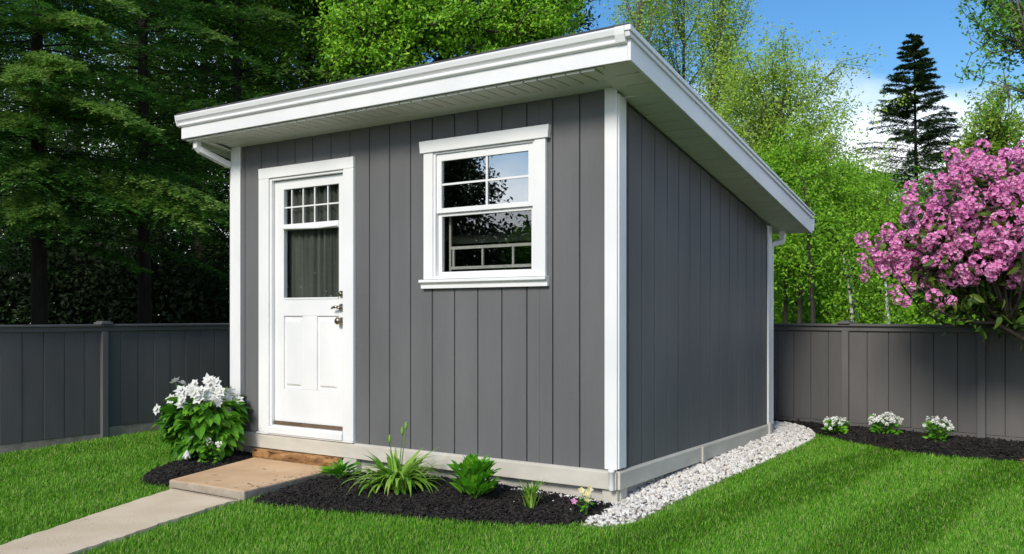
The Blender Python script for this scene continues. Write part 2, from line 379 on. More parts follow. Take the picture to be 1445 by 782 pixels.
obj('corner_cap', mb, M['white'], shed, smooth=True)
obj('skirt_batten', MB().box(.0305, .045, 1.30, 1.36, .065, .185), M['skirt'], shed, bevel=.004); obj('skirt_batten', MB().box(.0305, .05, 2.84, 2.90, .04, .21), M['skirt'], shed, bevel=.004)
# corner trims
mb = MB().box(-.074, .0125, -.0215, -.0045, .197, 2.578); obj('corner_trim', mb, M['white'], shed, bevel=.004)
mb = MB().prism([(-.004, .201), (.096, .201), (.096, zr(.096) - .004), (-.004, zr(-.004) - .004)], 'x', .0045, .0205); obj('corner_trim', mb, M['white'], shed, bevel=.004)
mb = MB().box(-L_ - .02, -3.50, -.0215, -.0045, .186, 2.578); obj('corner_trim', mb, M['white'], shed, bevel=.004)
mb = MB().box(.0045, .0215, W_ - .075, W_ + .02, .19, zr(W_) - .012); obj('corner_trim', mb, M['white'], shed, bevel=.004)
# door
dfr = MB()
dfr.box(-3.255, -3.135, -.036, -.0045, .205, 2.265); dfr.box(-2.300, -2.195, -.036, -.0045, .205, 2.265)
dfr.prism([(-3.255, 2.2655), (-2.195, 2.2655), (-2.195, 2.352), (-3.258, 2.352)], 'y', -.0365, -.0045)
dfr.box(-3.134, -3.112, -.022, .055, .262, 2.264); dfr.box(-2.318, -2.301, -.022, .055, .262, 2.264); dfr.box(-3.111, -2.319, -.022, .055, 2.245, 2.264)
door = MB()
y0, y1 = .010, .048
X0, X1, GX0, GX1 = -3.108, -2.322, -3.005, -2.390
door.box(X0, GX0, y0, y1, .300, 2.240); door.box(GX1, X1, y0, y1, .300, 2.240)
door.box(GX0, GX1, y0, y1, 2.168, 2.240); door.box(GX0, GX1, y0, y1, 1.150, 1.282)
door.box(GX0, GX1, y0, y1, .300, .566); door.box(-2.786, -2.628, y0, y1, .5665, 1.1495)
for a, b in ((GX0, -2.786), (-2.628, GX1)):
    door.box(a, b, y0 + .014, y1, .5665, 1.1495)
    i0, i1 = .026, .040
    v = [(a + i0, y0 + .0135, .566 + i0), (b - i0, y0 + .0135, .566 + i0), (b - i0, y0 + .0135, 1.150 - i0), (a + i0, y0 + .0135, 1.150 - i0),
         (a + i1, y0 + .001, .566 + i1), (b - i1, y0 + .001, .566 + i1), (b - i1, y0 + .001, 1.150 - i1), (a + i1, y0 + .001, 1.150 - i1)]
    door.add(v, np.array([(4, 5, 6, 7), (0, 1, 5, 4), (1, 2, 6, 5), (2, 3, 7, 6), (3, 0, 4, 7)]))
D = obj('door', door, M['white'], shed, bevel=.003)
obj('door_frame', dfr, M['white'], D, bevel=.004)
obj('pane', MB().box(GX0 + .002, GX1 - .002, .030, .034, 1.888, 2.166), M['doorglass'], D)
obj('pane', MB().box(GX0 + .002, GX1 - .002, .030, .034, 1.284, 1.838), M['doorglass'], D)
mb = MB()
for xx in (-2.925, -2.795, -2.665, -2.520): mb.box(xx - .0055, xx + .0055, .022, .0295, 1.889, 2.1665)
mb.box(GX0 + .001, GX1 - .001, .0225, .0290, 2.018, 2.029)
obj('grille', mb, M['white'], D)
mb = MB().prism([(-3.004, 1.842), (-2.391, 1.834), (-2.391, 1.8865), (-3.004, 1.8865)], 'y', .004, .0475); mb.prism([(-3.0, 1.866), (-2.395, 1.856), (-2.395, 1.842), (-2.6, 1.834), (-3.0, 1.848)], 'y', -.012, .0035)
obj('middle_rail', mb, M['white'], D, bevel=.004)
mb = MB().box(-3.003, -2.392, .0055, .0098, 1.283, 1.296); obj('glazing_bead', mb, M['white'], D)
n = 60; cv = []
for i in range(n + 1):
    x = -3.02 + .66 * i / n; cv.append((x, .085 + .018 * math.sin(i * .95) + .008 * math.sin(i * 2.3)))
V = [(x, y, z) for z in (1.22, 2.2) for x, y in cv]
mb = MB().add(V, np.array([(i, i + 1, n + 2 + i, n + 1 + i) for i in range(n)])); obj('curtain', mb, M['curtain'], D, smooth=True)
mb = MB().lathe((-2.357, .009, 1.318), [(.026, 0), (.026, .008), (.018, .012), (.016, .026), (.010, .028)], (0, -1, 0)); obj('deadbolt', mb, M['nickel'], D, smooth=True)
mb = MB().lathe((-2.357, .009, 1.215), [(.030, 0), (.029, .007), (.014, .012), (.012, .04), (.0, .041)], (0, -1, 0))
mb.tube([(-2.357, -.030, 1.217), (-2.385, -.036, 1.219), (-2.415, -.036, 1.212), (-2.425, -.034, 1.206)], (.012, .011, .009, .006)); obj('handle', mb, M['nickel'], D, smooth=True)
mb = MB().lathe((-2.357, .009, 1.112), [(.029, 0), (.028, .007), (.013, .012), (.012, .025), (.026, .034), (.029, .048), (.020, .060), (.002, .063)], (0, -1, 0)); obj('knob', mb, M['nickel'], D, smooth=True)
thr = MB().prism([(-.052, .205), (.05, .205), (.05, .262), (-.046, .258), (-.052, .252)], 'x', -3.134, -2.301)
thr.prism([(-.030, .2585), (.006, .2605), (.006, .272), (-.026, .268)], 'x', -3.110, -2.320); TH = obj('threshold', thr, M['white'], D, bevel=.002)
obj('weather_strip', MB().box(-3.107, -2.323, -.004, .045, .2725, .298), M['brown'], D)
obj('sill_flashing', MB().box(-3.275, -2.195, -.040, -.003, .193, .2045), M['gutter'], D)
# window
wf = MB()
wf.box(-1.515, -1.432, -.034, -.0045, 1.409, 2.302); wf.box(-.580, -.498, -.034, -.0045, 1.409, 2.302)
wf.box(-1.431, -1.412, -.026, .050, 1.43, 2.288); wf.box(-.600, -.581, -.026, .050, 1.43, 2.288); wf.box(-1.431, -.581, -.026, .050, 2.2885, 2.3015); wf.box(-1.431, -.581, -.030, .050, 1.4095, 1.4295)
WN = obj('window', wf, M['white'], shed, bevel=.003)
hd = MB().prism([(-1.540, 2.303), (-.473, 2.303), (-.473, 2.318), (-.466, 2.372), (-.466, 2.388), (-1.547, 2.388), (-1.547, 2.372), (-1.540, 2.318)], 'y', -.046, -.0045)
obj('head_trim', hd, M['white'], WN, bevel=.004)
obj('sill', MB().prism([(-.036, 1.343), (-.0045, 1.343), (-.0045, 1.4085), (-.062, 1.4055), (-.062, 1.386), (-.044, 1.380), (-.036, 1.37)], 'x', -1.538, -.482), M['white'], WN, bevel=.003)
def sash(x0, x1, z0, z1, ya, yb, st, top, bot):
    m = MB(); m.box(x0, x0 + st, ya, yb, z0, z1); m.box(x1 - st, x1, ya, yb, z0, z1); m.box(x0 + st, x1 - st, ya, yb, z1 - top, z1); m.box(x0 + st, x1 - st, ya, yb, z0, z0 + bot); return m
up = obj('upper_sash', sash(-1.411, -.601, 1.872, 2.2875, -.012, .016, .042, .050, .034), M['white'], WN, bevel=.003)
lo = obj('lower_sash', sash(-1.411, -.601, 1.430, 1.8715, .008, .040, .030, .022, .030), M['white'], WN, bevel=.003)
obj('pane', MB().box(-1.368, -.644, .001, .005, 1.907, 2.237), M['glass'], WN)
obj('pane', MB().box(-1.380, -.632, .022, .026, 1.461, 1.849), M['doorglass'], WN)
mb = MB().box(-.990, -.974, -.006, .0005, 1.9065, 2.237); mb.box(-1.368, -.9905, -.006, .0, 2.066, 2.080); mb.box(-.9735, -.644, -.006, .0, 2.066, 2.080); obj('grille', mb, M['white'], WN)
mb = MB().box(-1.36, -.64, .085, .10, 1.622, 1.642); mb.box(-1.36, -.64, .085, .10, 1.480, 1.500)
for xx in (-1.34, -1.085, -.83, -.66): mb.box(xx - .007, xx + .007, .086, .099, 1.501, 1.6215)
mb.box(-1.375, -1.361, .085, .10, 1.46, 1.86)
obj('inner_grille', mb, M['concrete'], WN)  # indoor shade painted in: concrete grey stands for white bars
# roof: soffit, fascia, gutter
RX0, RX1, RY0, RY1 = -3.78, .28, -.37, 3.29
rf = MB(); e = .012
prof = lambda up0, up1: [(RY0 + .006, zr(RY0) + up0), (RY1 - .006, zr(RY1) + up0), (RY1 - .006, zr(RY1) + up1), (RY0 + .006, zr(RY0) + up1)]
rf.prism(prof(.03, .176), 'x', RX0 + .006, RX1 - .012)
ROOF = obj('roof', rf, M['gutter'], shed)
sh = MB(); sh.prism([(RY0 - .05, zr(RY0) + .1865), (RY1 + .03, zr(RY1) + .178), (RY1 + .03, zr(RY1) + .190), (RY0 - .05, zr(RY0) + .1985)], 'x', RX0 - .02, RX1 + .012)
obj('shingles', sh, M['shingle'], ROOF)
# front soffit: level grooved panels
mb = MB(); k = 0; x = RX0 + .03
while x < .05:
    x2 = min(x + .098, .055); mb.box(x, x2 - .009, RY0 + .012, .0, 2.582, 2.594); x += .10
mb.box(RX0 + .02, .055, RY0 + .012, .0, 2.5945, 2.598)
obj('soffit', mb, M['soffit'], ROOF)
mb = MB(); y = RY0 + .012
while y < RY1 - .02:
    y2 = min(y + .145, RY1 - .02); a, b = y, y2 - .008
    mb.prism([(a, zr(a)), (b, zr(b)), (b, zr(b) + .008), (a, zr(a) + .008)], 'x', .0955 if y < .0 else .006, RX1 - .014); y += .147
mb.prism([(RY0 + .02, zr(RY0 + .02) + .0085), (RY1 - .02, zr(RY1 - .02) + .0085), (RY1 - .02, zr(RY1 - .02) + .014), (RY0 + .02, zr(RY0 + .02) + .014)], 'x', .01, RX1 - .014)
obj('soffit', mb, M['soffit'], ROOF)
mb = MB(); mb.box(RX0 + .03, -L_ - .03, .005, W_, 2.0, 2.001) if False else None
mb.prism([(RY0 + .02, zr(RY0 + .02) - .0), (RY1 - .02, zr(RY1 - .02)), (RY1 - .02, zr(RY1 - .02) + .012), (RY0 + .02, zr(RY0 + .02) + .012)], 'x', RX0 + .012, -L_ - .006)
obj('soffit', mb, M['soffit'], ROOF)
n = 12; ys = np.linspace(RY0 + .012, .02, n); arc = [(y, 2.590 - .055 * ((y - RY0) / .39) ** 2.2) for y in ys]
mb = MB().prism(arc + [(.02, 2.600), (RY0 + .012, 2.600)], 'x', .0565, .094); obj('return_board', mb, M['soffit'], ROOF, bevel=.003)
# fascia boards and gutter
mb = MB().box(RX0, RX1 - .012, RY0 - .016, RY0 + .005, 2.598, 2.776)
obj('fascia', mb, M['white'], ROOF, bevel=.003)
mb = MB().prism([(RY0 - .016, zr(RY0) - .004), (RY1 + .01, zr(RY1) - .004), (RY1 + .01, zr(RY1) + .130), (RY0 - .016, zr(RY0) + .122)], 'x', RX1 - .0115, RX1 + .008)
obj('fascia', mb, M['white'], ROOF, bevel=.003)
mb = MB().prism([(RY0 - .050, zr(RY0) + .1225), (RY1 + .012, zr(RY1) + .1305), (RY1 + .012, zr(RY1) + .160), (RY0 - .058, zr(RY0) + .152)], 'x', RX1 - .011, RX1 + .020)
mb.prism([(RY0 - .0655, zr(RY0) + .1525), (RY1 + .016, zr(RY1) + .1605), (RY1 + .016, zr(RY1) + .178), (RY0 - .0655, zr(RY0) + .185)], 'x', RX1 - .011, RX1 + .030)
obj('rake_moulding', mb, M['gutter'], ROOF, bevel=.005)
mb = MB().box(RX0, RX0 + .014, RY0 + .006, RY1, 0, .1) if False else MB().prism([(RY0 + .006, zr(RY0) - .004), (RY1 + .01, zr(RY1) - .004), (RY1 + .01, zr(RY1) + .17), (RY0 + .006, zr(RY0) + .17)], 'x', RX0 - .008, RX0 + .0055)
obj('fascia', mb, M['white'], ROOF)
gp = [(RY0 - .0165, 2.692), (RY0 - .040, 2.700), (RY0 - .042, 2.712), (RY0 - .026, 2.716), (RY0 - .028, 2.730), (RY0 - .052, 2.742), (RY0 - .058, 2.760), (RY0 - .062, 2.772), (RY0 - .062, 2.783), (RY0 - .0165, 2.783)]
mb = MB().prism(gp, 'x', RX0 - .01, RX1 - .075)
mb.prism([(RY0 - .0165, 2.6915), (RY0 - .044, 2.698), (RY0 - .060, 2.74), (RY0 - .065, 2.772), (RY0 - .065, 2.785), (RY0 - .0165, 2.785)], 'x', RX1 - .0745, RX1 - .012)
mb.prism([(RY0 - .0165, 2.6915), (RY0 - .044, 2.698), (RY0 - .060, 2.74), (RY0 - .065, 2.772), (RY0 - .065, 2.785), (RY0 - .0165, 2.785)], 'x', RX0 - .022, RX0 - .0105)
obj('gutter', mb, M['gutter'], ROOF, bevel=.003)
zb = zr(RY1)
mb = MB().prism([(RY1 + .012, zb + .02), (RY1 + .075, zb + .03), (RY1 + .095, zb + .12), (RY1 + .095, zb + .14), (RY1 + .012, zb + .14)], 'x', RX0, RX1 + .006)
obj('gutter', mb, M['gutter'], ROOF, bevel=.003)
def pipe(pts, a, b):
    m = MB(); m.tube(pts, a, 4); return m
m = MB(); m.tube([(-3.69, -.30, 2.60), (-3.69, -.30, 2.535), (-3.685, -.28, 2.515), (-3.632, -.045, 2.425), (-3.63, -.035, 2.41)], .034, 4)
m.tube([(-3.662, .05, 2.43), (-3.662, .05, .18)], .036, 4); m.box(-3.645, -3.61, -.045, -.022, 2.40, 2.45)
obj('downspout', m, M['gutter'], shed, bevel=.006)
m = MB(); m.tube([(.05, W_ + .235, zb + .03), (.05, W_ + .235, zb - .045), (.045, W_ + .215, zb - .07), (.0, W_ + .06, zb - .105), (-.0, W_ + .052, zb - .14)], .034, 4)
m.tube([(-.002, W_ + .054, zb - .12), (-.002, W_ + .054, .18)], .030, 4)
obj('downspout', m, M['gutter'], shed, bevel=.006)

# timber step, slab, path
m = MB(); nx = 26; rr = []
for i in range(nx + 1):
    x = -3.30 + .98 * i / nx; j = rng.normal(size=8) * .008
    rr.append([(x, -.055 + j[0], -.02), (x, -.064 + j[1], .02 + j[2]), (x, -.058 + j[3], .055 + j[4]), (x, -.04 + j[5], .068 + j[6] * .3), (x, .0, .070), (x, .0, -.02)])
V = np.array(rr).reshape(-1, 3); k = 6
m.add(V, [np.array([(i * k + a, (i + 1) * k + a, (i + 1) * k + (a + 1) % k, i * k + (a + 1) % k) for i in range(nx) for a in range(k)]), np.array([list(range(k)), list(range(nx * k, nx * k + k))[::-1]])])
yobj('timber_beam', m, M['timber'], (-2.8, -.03, -.02), smooth=False, label='rough brown timber beam wedged under the shed door sill', cat='timber')
sl = [(-2.955, -1.085), (-2.185, -1.062), (-2.315, -.070), (-3.265, -.075)]
m = MB(); m.prism([(x * 1.0, y) for x, y in sl], 'z', -.115, .0); 
SLAB = yobj('stone_slab', m, [M['slab'], M['slabside']], (-2.7, -.6, -.1), bevel=.012, seg=2, label='tan concrete slab step lying in front of the white door', cat='step')
for f_ in SLAB.data.polygons:
    if abs(f_.normal.z) < .5: f_.material_index = 1
# path as a slab strip with slightly ragged edges, running to and past the camera side
le = [(-2.90, -1.09), (-2.86, -1.14), (-2.58, -1.85), (-2.28, -2.57), (-1.95, -3.35), (-1.4, -4.7)]
re = [(-2.19, -1.09), (-2.20, -1.14), (-2.02, -1.80), (-1.83, -2.42), (-1.47, -3.30), (-.85, -4.7)]
def densify(pl, n=14, j=.006):
    out = []
    for a, b in zip(pl[:-1], pl[1:]):
        for i in range(n): t = i / n; out.append((a[0] + (b[0] - a[0]) * t + rng.normal() * j, a[1] + (b[1] - a[1]) * t + rng.normal() * j))
    out.append(pl[-1]); return out
PATH = densify(le) + densify(re)[::-1]
m = MB(); a = densify(le); b = densify(re); n = len(a)
V = [(x, y, z) for (x, y) in a for z in (-.048,)] + [(x, y, -.048) for x, y in b] + [(x, y, -.12) for x, y in a] + [(x, y, -.12) for x, y in b]
m.add(V, np.array([(i, n + i, n + i + 1, i + 1) for i in range(n - 1)] + [(i + 1, 2 * n + i + 1, 2 * n + i, i) for i in range(n - 1)] + [(n + i, 3 * n + i, 3 * n + i + 1, n + i + 1) for i in range(n - 1)]))
yobj('path', m, M['path'], (-2, -2, -.12), kind='structure')

# ------------------------------------------------------------------ ground sheet
def spaced(a, b, c, d, s): return np.unique(np.concatenate((np.linspace(-90, a, 9), np.arange(a, b, s), np.linspace(b, 110, 10))))
xs = spaced(-8, 5, 0, 0, .25); ys = spaced(-6, 6, 0, 0, .25)
gxm, gym = np.meshgrid(xs, ys, indexing='ij'); zz = gz(gym) - .03
V = np.stack((gxm, gym, zz), 2).reshape(-1, 3); ny = len(ys)
m = MB(); m.add(V, np.array([(i * ny + j, (i + 1) * ny + j, (i + 1) * ny + j + 1, i * ny + j + 1) for i in range(len(xs) - 1) for j in range(ny - 1)]))
yobj('ground', m, M['lawnsoil'], (0, 0, -.05), smooth=True, kind='structure')

def inpoly(p, poly):
    x, y = p[:, 0], p[:, 1]; r = np.zeros(len(p), bool); n = len(poly)
    for i in range(n):
        (x0, y0), (x1, y1) = poly[i], poly[(i + 1) % n]
        if y0 == y1: continue
        c = ((y0 > y) != (y1 > y)) & (x < (x1 - x0) * (y - y0) / (y1 - y0) + x0); r ^= c
    return r
def smoothpoly(poly, it=2):
    for _ in range(it):
        q = []
        for a, b in zip(poly, poly[1:] + poly[:1]): q += [(a[0] * .75 + b[0] * .25, a[1] * .75 + b[1] * .25), (a[0] * .25 + b[0] * .75, a[1] * .25 + b[1] * .75)]
        poly = q
    return poly
FY = lambda x: 4.10 - .214 * (x + .2)                     # back fence line
BEDF = smoothpoly([(-2.33, .02), (-2.17, -1.08), (-1.95, -1.06), (-1.55, -1.00), (-1.0, -.87), (-.5, -.73), (-.1, -.58), (.02, -.42), (.06, -.22), (.02, .02)], 2)
BEDL = smoothpoly([(-3.2, .1), (-2.98, -.98), (-3.15, -1.08), (-3.40, -1.0), (-3.62, -.80), (-3.78, -.5), (-3.80, -.1), (-3.66, .25)], 2)
GRAV = smoothpoly([(-.06, .0), (-.02, -.26), (.0, -.47), (.14, -.46), (.27, -.27), (.25, .3), (.26, .9), (.30, 2.0), (.34, 3.1), (.24, 3.62), (-.1, 3.78), (-.4, 3.7), (-.35, 3.0), (-.02, 2.98)], 2)
BEDB = smoothpoly([(-.7, 4.3), (-.5, 3.72), (.2, 3.60), (.64, 3.16), (1.2, 2.86), (1.72, 2.78), (1.98, 2.86), (2.3, 3.2), (2.6, 3.6)], 2)
SOILR = [(1.62, 2.95), (2.0, 2.82), (2.9, 2.7), (3.6, 2.6), (3.6, 3.4), (1.7, 3.75)]
BEDX = [BEDF, BEDL, GRAV, BEDB]

def bed(name, poly, hfun, mat, step=.035, **k):
    p = np.array(poly); x0, y0 = p.min(0) - .05; x1, y1 = p.max(0) + .05
    xs = np.arange(x0, x1, step); ys = np.arange(y0, y1, step); X, Y = np.meshgrid(xs, ys, indexing='ij')
    q = np.stack((X, Y), 2).reshape(-1, 2); inn = inpoly(q, poly).reshape(X.shape)
    d = np.min(np.linalg.norm(q[:, None] - np.array(densify(poly + poly[:1], 4, 0))[None], axis=2), 1).reshape(X.shape) * np.where(inn, 1, -1)
    Z = gz(Y) - .034 + np.clip(d, -.06, .2) * .0 + hfun(X, Y, d) + rng.normal(size=X.shape) * .004
    ny = len(ys); V = np.stack((X, Y, Z), 2).reshape(-1, 3); keep = (d > -.05)
    Fq = np.array([(i * ny + j, (i + 1) * ny + j, (i + 1) * ny + j + 1, i * ny + j + 1) for i in range(len(xs) - 1) for j in range(ny - 1) if keep[i, j] and keep[i + 1, j] and keep[i, j + 1] and keep[i + 1, j + 1]])
    m = MB(); m.add(V, Fq); return m, (xs, ys, Z, d)
def sample(grid, pts):
    xs, ys, Z, d = grid; i = np.clip(((pts[:, 0] - xs[0]) / (xs[1] - xs[0])), 0, len(xs) - 1.001); j = np.clip(((pts[:, 1] - ys[0]) / (ys[1] - ys[0])), 0, len(ys) - 1.001)
    i0 = i.astype(int); j0 = j.astype(int); fi = i - i0; fj = j - j0
    i1 = np.minimum(i0 + 1, len(xs) - 1); j1 = np.minimum(j0 + 1, len(ys) - 1)
    return Z[i0, j0] * (1 - fi) * (1 - fj) + Z[i1, j0] * fi * (1 - fj) + Z[i0, j1] * (1 - fi) * fj + Z[i1, j1] * fi * fj
def scatter(poly, n):
    p = np.array(poly); q = rng.uniform(p.min(0), p.max(0), (n * 4, 2)); q = q[inpoly(q, poly)]; return q[:n]
def add_chips(m, poly, grid, n, size, mi):
    q = scatter(poly, n); z = sample(grid, q) + rng.uniform(.0, .012, len(q)); pos = np.column_stack((q, z)); n = len(pos)
    ax = rdir(n); ax[:, 2] *= .45; ax = nrm(ax); nn = rdir(n, 1.2); side = nrm(np.cross(nn, ax)); L = size * rng.uniform(.5, 1.6, n)[:, None]; w = L * rng.uniform(.18, .5, (n, 1)); t = nrm(np.cross(ax, side)) * .0035
    c = []
    for a, b in ((-.5, -.5), (.5, -.4), (.5, .5), (-.5, .4)): c.append(pos + ax * L * a + side * w * b)
    V = np.stack([x - t for x in c] + [x + t for x in c], 1); o = (np.arange(n) * 8)[:, None, None]
    F_ = np.array([(0, 3, 2, 1), (4, 5, 6, 7), (0, 1, 5, 4), (1, 2, 6, 5), (2, 3, 7, 6), (3, 0, 4, 7)])
    m.add(V, (F_ + o).reshape(-1, 4), mi)
wallm = lambda X, Y, d: .010 + .045 * np.clip(d / .2, 0, 1) + .03 * np.clip(1 + Y / .5, 0, 1)
mF, gF = bed('mulch', BEDF, wallm, None); add_chips(mF, BEDF, gF, 9000, .026, 1)
def stray(m, pts, zs, size, mi):
    pos = np.column_stack((pts, zs)); n = len(pos); a = rng.uniform(0, 6.283, n); ax = np.column_stack((np.cos(a), np.sin(a), np.zeros(n))); side = np.column_stack((-np.sin(a), np.cos(a), rng.uniform(0, .3, n)))
    leaves(m, pos, ax, side, size * rng.uniform(.5, 1.4, n), size * .4 * rng.uniform(.6, 1.3, n), mi, .2)
k = 46; u_ = rng.uniform(0, 1, k); stray(mF, np.column_stack((-2.19 - .13 * u_ - np.abs(rng.normal(size=k)) * .10, -1.05 + .97 * u_)), np.full(k, .003), .020, 1)
yobj('mulch_bed', mF, [M['mulch'], M['chips']], (-1, -.5, -.05), kind='stuff', label='dark mulch bed along the front wall of the shed', cat='mulch')
mL, gL = bed('mulch', BEDL, lambda X, Y, d: .012 + .05 * np.clip(d / .2, 0, 1), None); add_chips(mL, BEDL, gL, 3600, .026, 1)
yobj('mulch_bed', mL, [M['mulch'], M['chips']], (-3.4, -.5, -.05), kind='stuff', label='dark mulch bed around the white flowering bush left of the slab', cat='mulch')
mB, gB = bed('mulch', BEDB, lambda X, Y, d: .012 + .04 * np.clip(d / .15, 0, 1), None, .05); add_chips(mB, BEDB, gB, 5000, .03, 1)
yobj('mulch_bed', mB, [M['mulch'], M['chips']], (1, 3.4, .05), kind='stuff', label='dark mulch bed at the foot of the right-hand fence', cat='mulch')
mS, gS = bed('soil', SOILR, lambda X, Y, d: .012 + .02 * np.clip(d / .15, 0, 1), None, .06)
yobj('bare_soil', mS, M['redsoil'], (2.3, 3, .05), kind='structure')
mG, gG = bed('gravel', GRAV, lambda X, Y, d: .008 + np.interp(X, [0, .30], [.045, 0.0]) * np.clip(Y + .5, 0, 1) + .02 * np.clip(d / .1, 0, 1), None, .03)
q = scatter(GRAV, 5600); z = sample(gG, q); n = len(q)
import bmesh
bm_ = bmesh.new(); bmesh.ops.create_icosphere(bm_, subdivisions=1, radius=1.0); ico = np.array([v.co[:] for v in bm_.verts]); icf = np.array([[v.index for v in f.verts] for f in bm_.faces]); bm_.free()
def stones(m, q, z, smin, smax, mi):
    n = len(q); sz = rng.uniform(smin, smax, n); sc = sz[:, None] * rng.uniform(.65, 1.3, (n, 3)); sc[:, 2] *= .75
    th = rng.uniform(0, 6.28, n); c, s = np.cos(th), np.sin(th)
    v = ico[None] * (1 + rng.normal(size=(n, len(ico), 1)) * .12) * sc[:, None]; vx = v[..., 0] * c[:, None] - v[..., 1] * s[:, None]; vy = v[..., 0] * s[:, None] + v[..., 1] * c[:, None]
    V = np.stack((vx + q[:, :1], vy + q[:, 1:2], v[..., 2] + z[:, None]), 2); o = (np.arange(n) * len(ico))[:, None, None]
    m.add(V, (icf[None] + o).reshape(-1, 3), mi)
stones(mG, q, z + rng.uniform(.0, .012, n), .007, .017, 1)
q = scatter(BEDF, 60); q = q[q[:, 1] > -.45][:22]; stones(mG, q, sample(gF, q) + .008, .006, .012, 1)
q = np.column_stack((rng.uniform(-.7, .0, 160), -.03 - np.abs(rng.normal(size=160)) * .05)); stones(mG, q, sample(gF, q) + .010, .006, .014, 1)
yobj('white_gravel', mG, [M['gravelbed'], M['stones']], (.15, 1.5, 0), kind='stuff', label='white pebble strip along the right side of the shed', cat='gravel')

# ------------------------------------------------------------------ lawn
def lawn(n):
    D = 3.2 + (13.0 - 3.2) * rng.uniform(0, 1, n * 3) ** 1.25; X = rng.uniform(-.78, .78, n * 3) * D
    w = np.column_stack((X, D)); r = w - O2; q = np.column_stack((r @ AX, r @ AY))
    jit = rng.normal(size=q.shape) * .012
    qq = q + jit
    bad = inpoly(qq, [(-L_ - .02, -.0), (.0, -.0), (.0, W_), (-L_ - .02, W_)]) | inpoly(qq, sl)
    ep = densify(le, 2, 0); er = densify(re, 2, 0)
    bad |= inpoly(qq, ep + er[::-1])
    for b in BEDX + [SOILR]: bad |= inpoly(qq, b)
    bad |= (q[:, 0] < -5.57) | (q[:, 1] > FY(q[:, 0]) - .05) | (q[:, 1] > 5.2)
    return q[~bad][:n]
q = lawn(600000); n = len(q)
r2 = np.linalg.norm(Wn(q), axis=1)
# mown in strips: the mower lays the blades over, one strip towards, the next away
strip = np.sin((q[:, 0] * .985 + q[:, 1] * -.17 + .12) * 2 * math.pi / .92)
strip = strip + .5 * np.sin(q[:, 0] * 3.1 + q[:, 1] * 1.3) * np.sin(q[:, 1] * 1.1 + .5)
lay = np.clip(strip * 1.5, -1, 1) * np.interp(q[:, 0], [-.3, .3], [.25, 1])
patch = np.sin(q[:, 0] * 2.1 + 1.3) * np.sin(q[:, 1] * 1.7 + .4)
az = np.where(rng.uniform(size=n) < .42, math.radians(95) + np.where(lay + rng.normal(size=n) * .3 > 0, 0, math.pi) + rng.normal(size=n) * .6, rng.uniform(0, 6.283, n))
ln = rng.uniform(.020, .044, n) * (1 + .12 * patch); wd = .0020 + .00040 * r2 * rng.uniform(.7, 1.3, n)
tilt = np.abs(rng.normal(size=n)) * .28 + .27 * np.abs(lay); arch = rng.uniform(.1, .9, n)
m = MB(); straps(m, np.column_stack((q, gz(q[:, 1]) - .032)), az, ln, wd, tilt, arch, 2)
yobj('grass', m, M['grass'], (0, 0, -.05), kind='stuff', label='short mown green lawn around the shed and path', cat='grass')

# ------------------------------------------------------------------ fences
def fence_run(root, a, b, ztop, side, posts, zb0=None, bw=.19, kick='slabside'):
    """boards, rails and posts between two yard points; side = unit normal towards the yard"""
    a = np.array(a, float); b = np.array(b, float); Ld = np.linalg.norm(b - a); d = (b - a) / Ld; nn = np.array(side, float)
    def bx(m, s0, s1, o0, o1, z0, z1):
        pl = [tuple(a + d * s + nn * o) for s, o in ((s0, o0), (s1, o0), (s1, o1), (s0, o1))]; m.prism(pl, 'z', z0, z1)
    def gzz(s): return float(gz((a + d * s)[1]))
    ps = sorted(posts)
    ends = [0] + ps + [Ld]
    for s0, s1 in zip(ends[:-1], ends[1:]):
        if s1 - s0 < .08: continue
        m = MB(); k = max(1, round((s1 - s0) / bw)); w = (s1 - s0) / k
        for i in range(k): bx(m, s0 + i * w + .003, s0 + (i + 1) * w - .003, -.006 + rng.normal() * .0012, .010 + rng.normal() * .0012, gzz((s0 + s1) / 2) + .055, ztop - .045)
        bx(m, s0, s1, -.022, -.0075, gzz((s0 + s1) / 2) + .055, ztop - .045)
        obj('board_panel', m, M['fence'], root, bevel=.002, seg=1)
    m = MB(); bx(m, -.02, Ld, -.045, .055, ztop - .022, ztop); bx(m, -.02, Ld, -.03, .030, ztop - .068, ztop - .0225); obj('cap_rail', m, M['trimgrey'], root, bevel=.004)
    for s in ps:
        p = MB(); bx(p, s - .032, s + .032, -.03, .046, gzz(s) - .05, ztop - .0685); P_ = obj('post', p, M['trimgrey'], root, bevel=.005)
        c = MB(); bx(c, s - .060, s + .060, -.06, .075, ztop + .0005, ztop + .018); bx(c, s - .045, s + .045, -.045, .06, ztop + .0185, ztop + .030); obj('post_cap', c, M['trimgrey'], P_, bevel=.004)
    if kick:
        m = MB()
        for s0, s1 in zip(ends[:-1], ends[1:]):
            bx(m, s0 + .002, s1 - .002, -.030, .004, gzz((s0 + s1) / 2) - .08, gzz((s0 + s1) / 2) + .053)
        obj('kick_board', m, M[kick], root, bevel=.003)
fl = empty('wooden_fence', W(0, 0, 0), ANG, label='dark grey board fence at the left of the shed, in front of the conifers', cat='fence')
fence_run(fl, (-5.62, -6.5), (-5.62, 5.2), 1.070, (1, 0), [.6, 2.6, 4.6, 6.56, 8.6, 10.6])
fb = empty('wooden_fence', W(0, 4, 0), ANG, label='dark grey board fence right of the shed, behind the three small white-flowered plants', cat='fence')
fbl = math.hypot(1, .214); fn = (-.214 / fbl, -1 / fbl)
fence_run_a = (-5.60, FY(-5.60)); fence_run_b = (4.6, FY(4.6))
tos = lambda x: (x + 5.60) * fbl
fence_run(fb, (fence_run_a[0], fence_run_a[1] - 4 + 4), fence_run_b, 1.075, fn, [tos(x) for x in (-4.2, -2.6, -1.0, .43, 1.62, 3.2)], kick='fence')
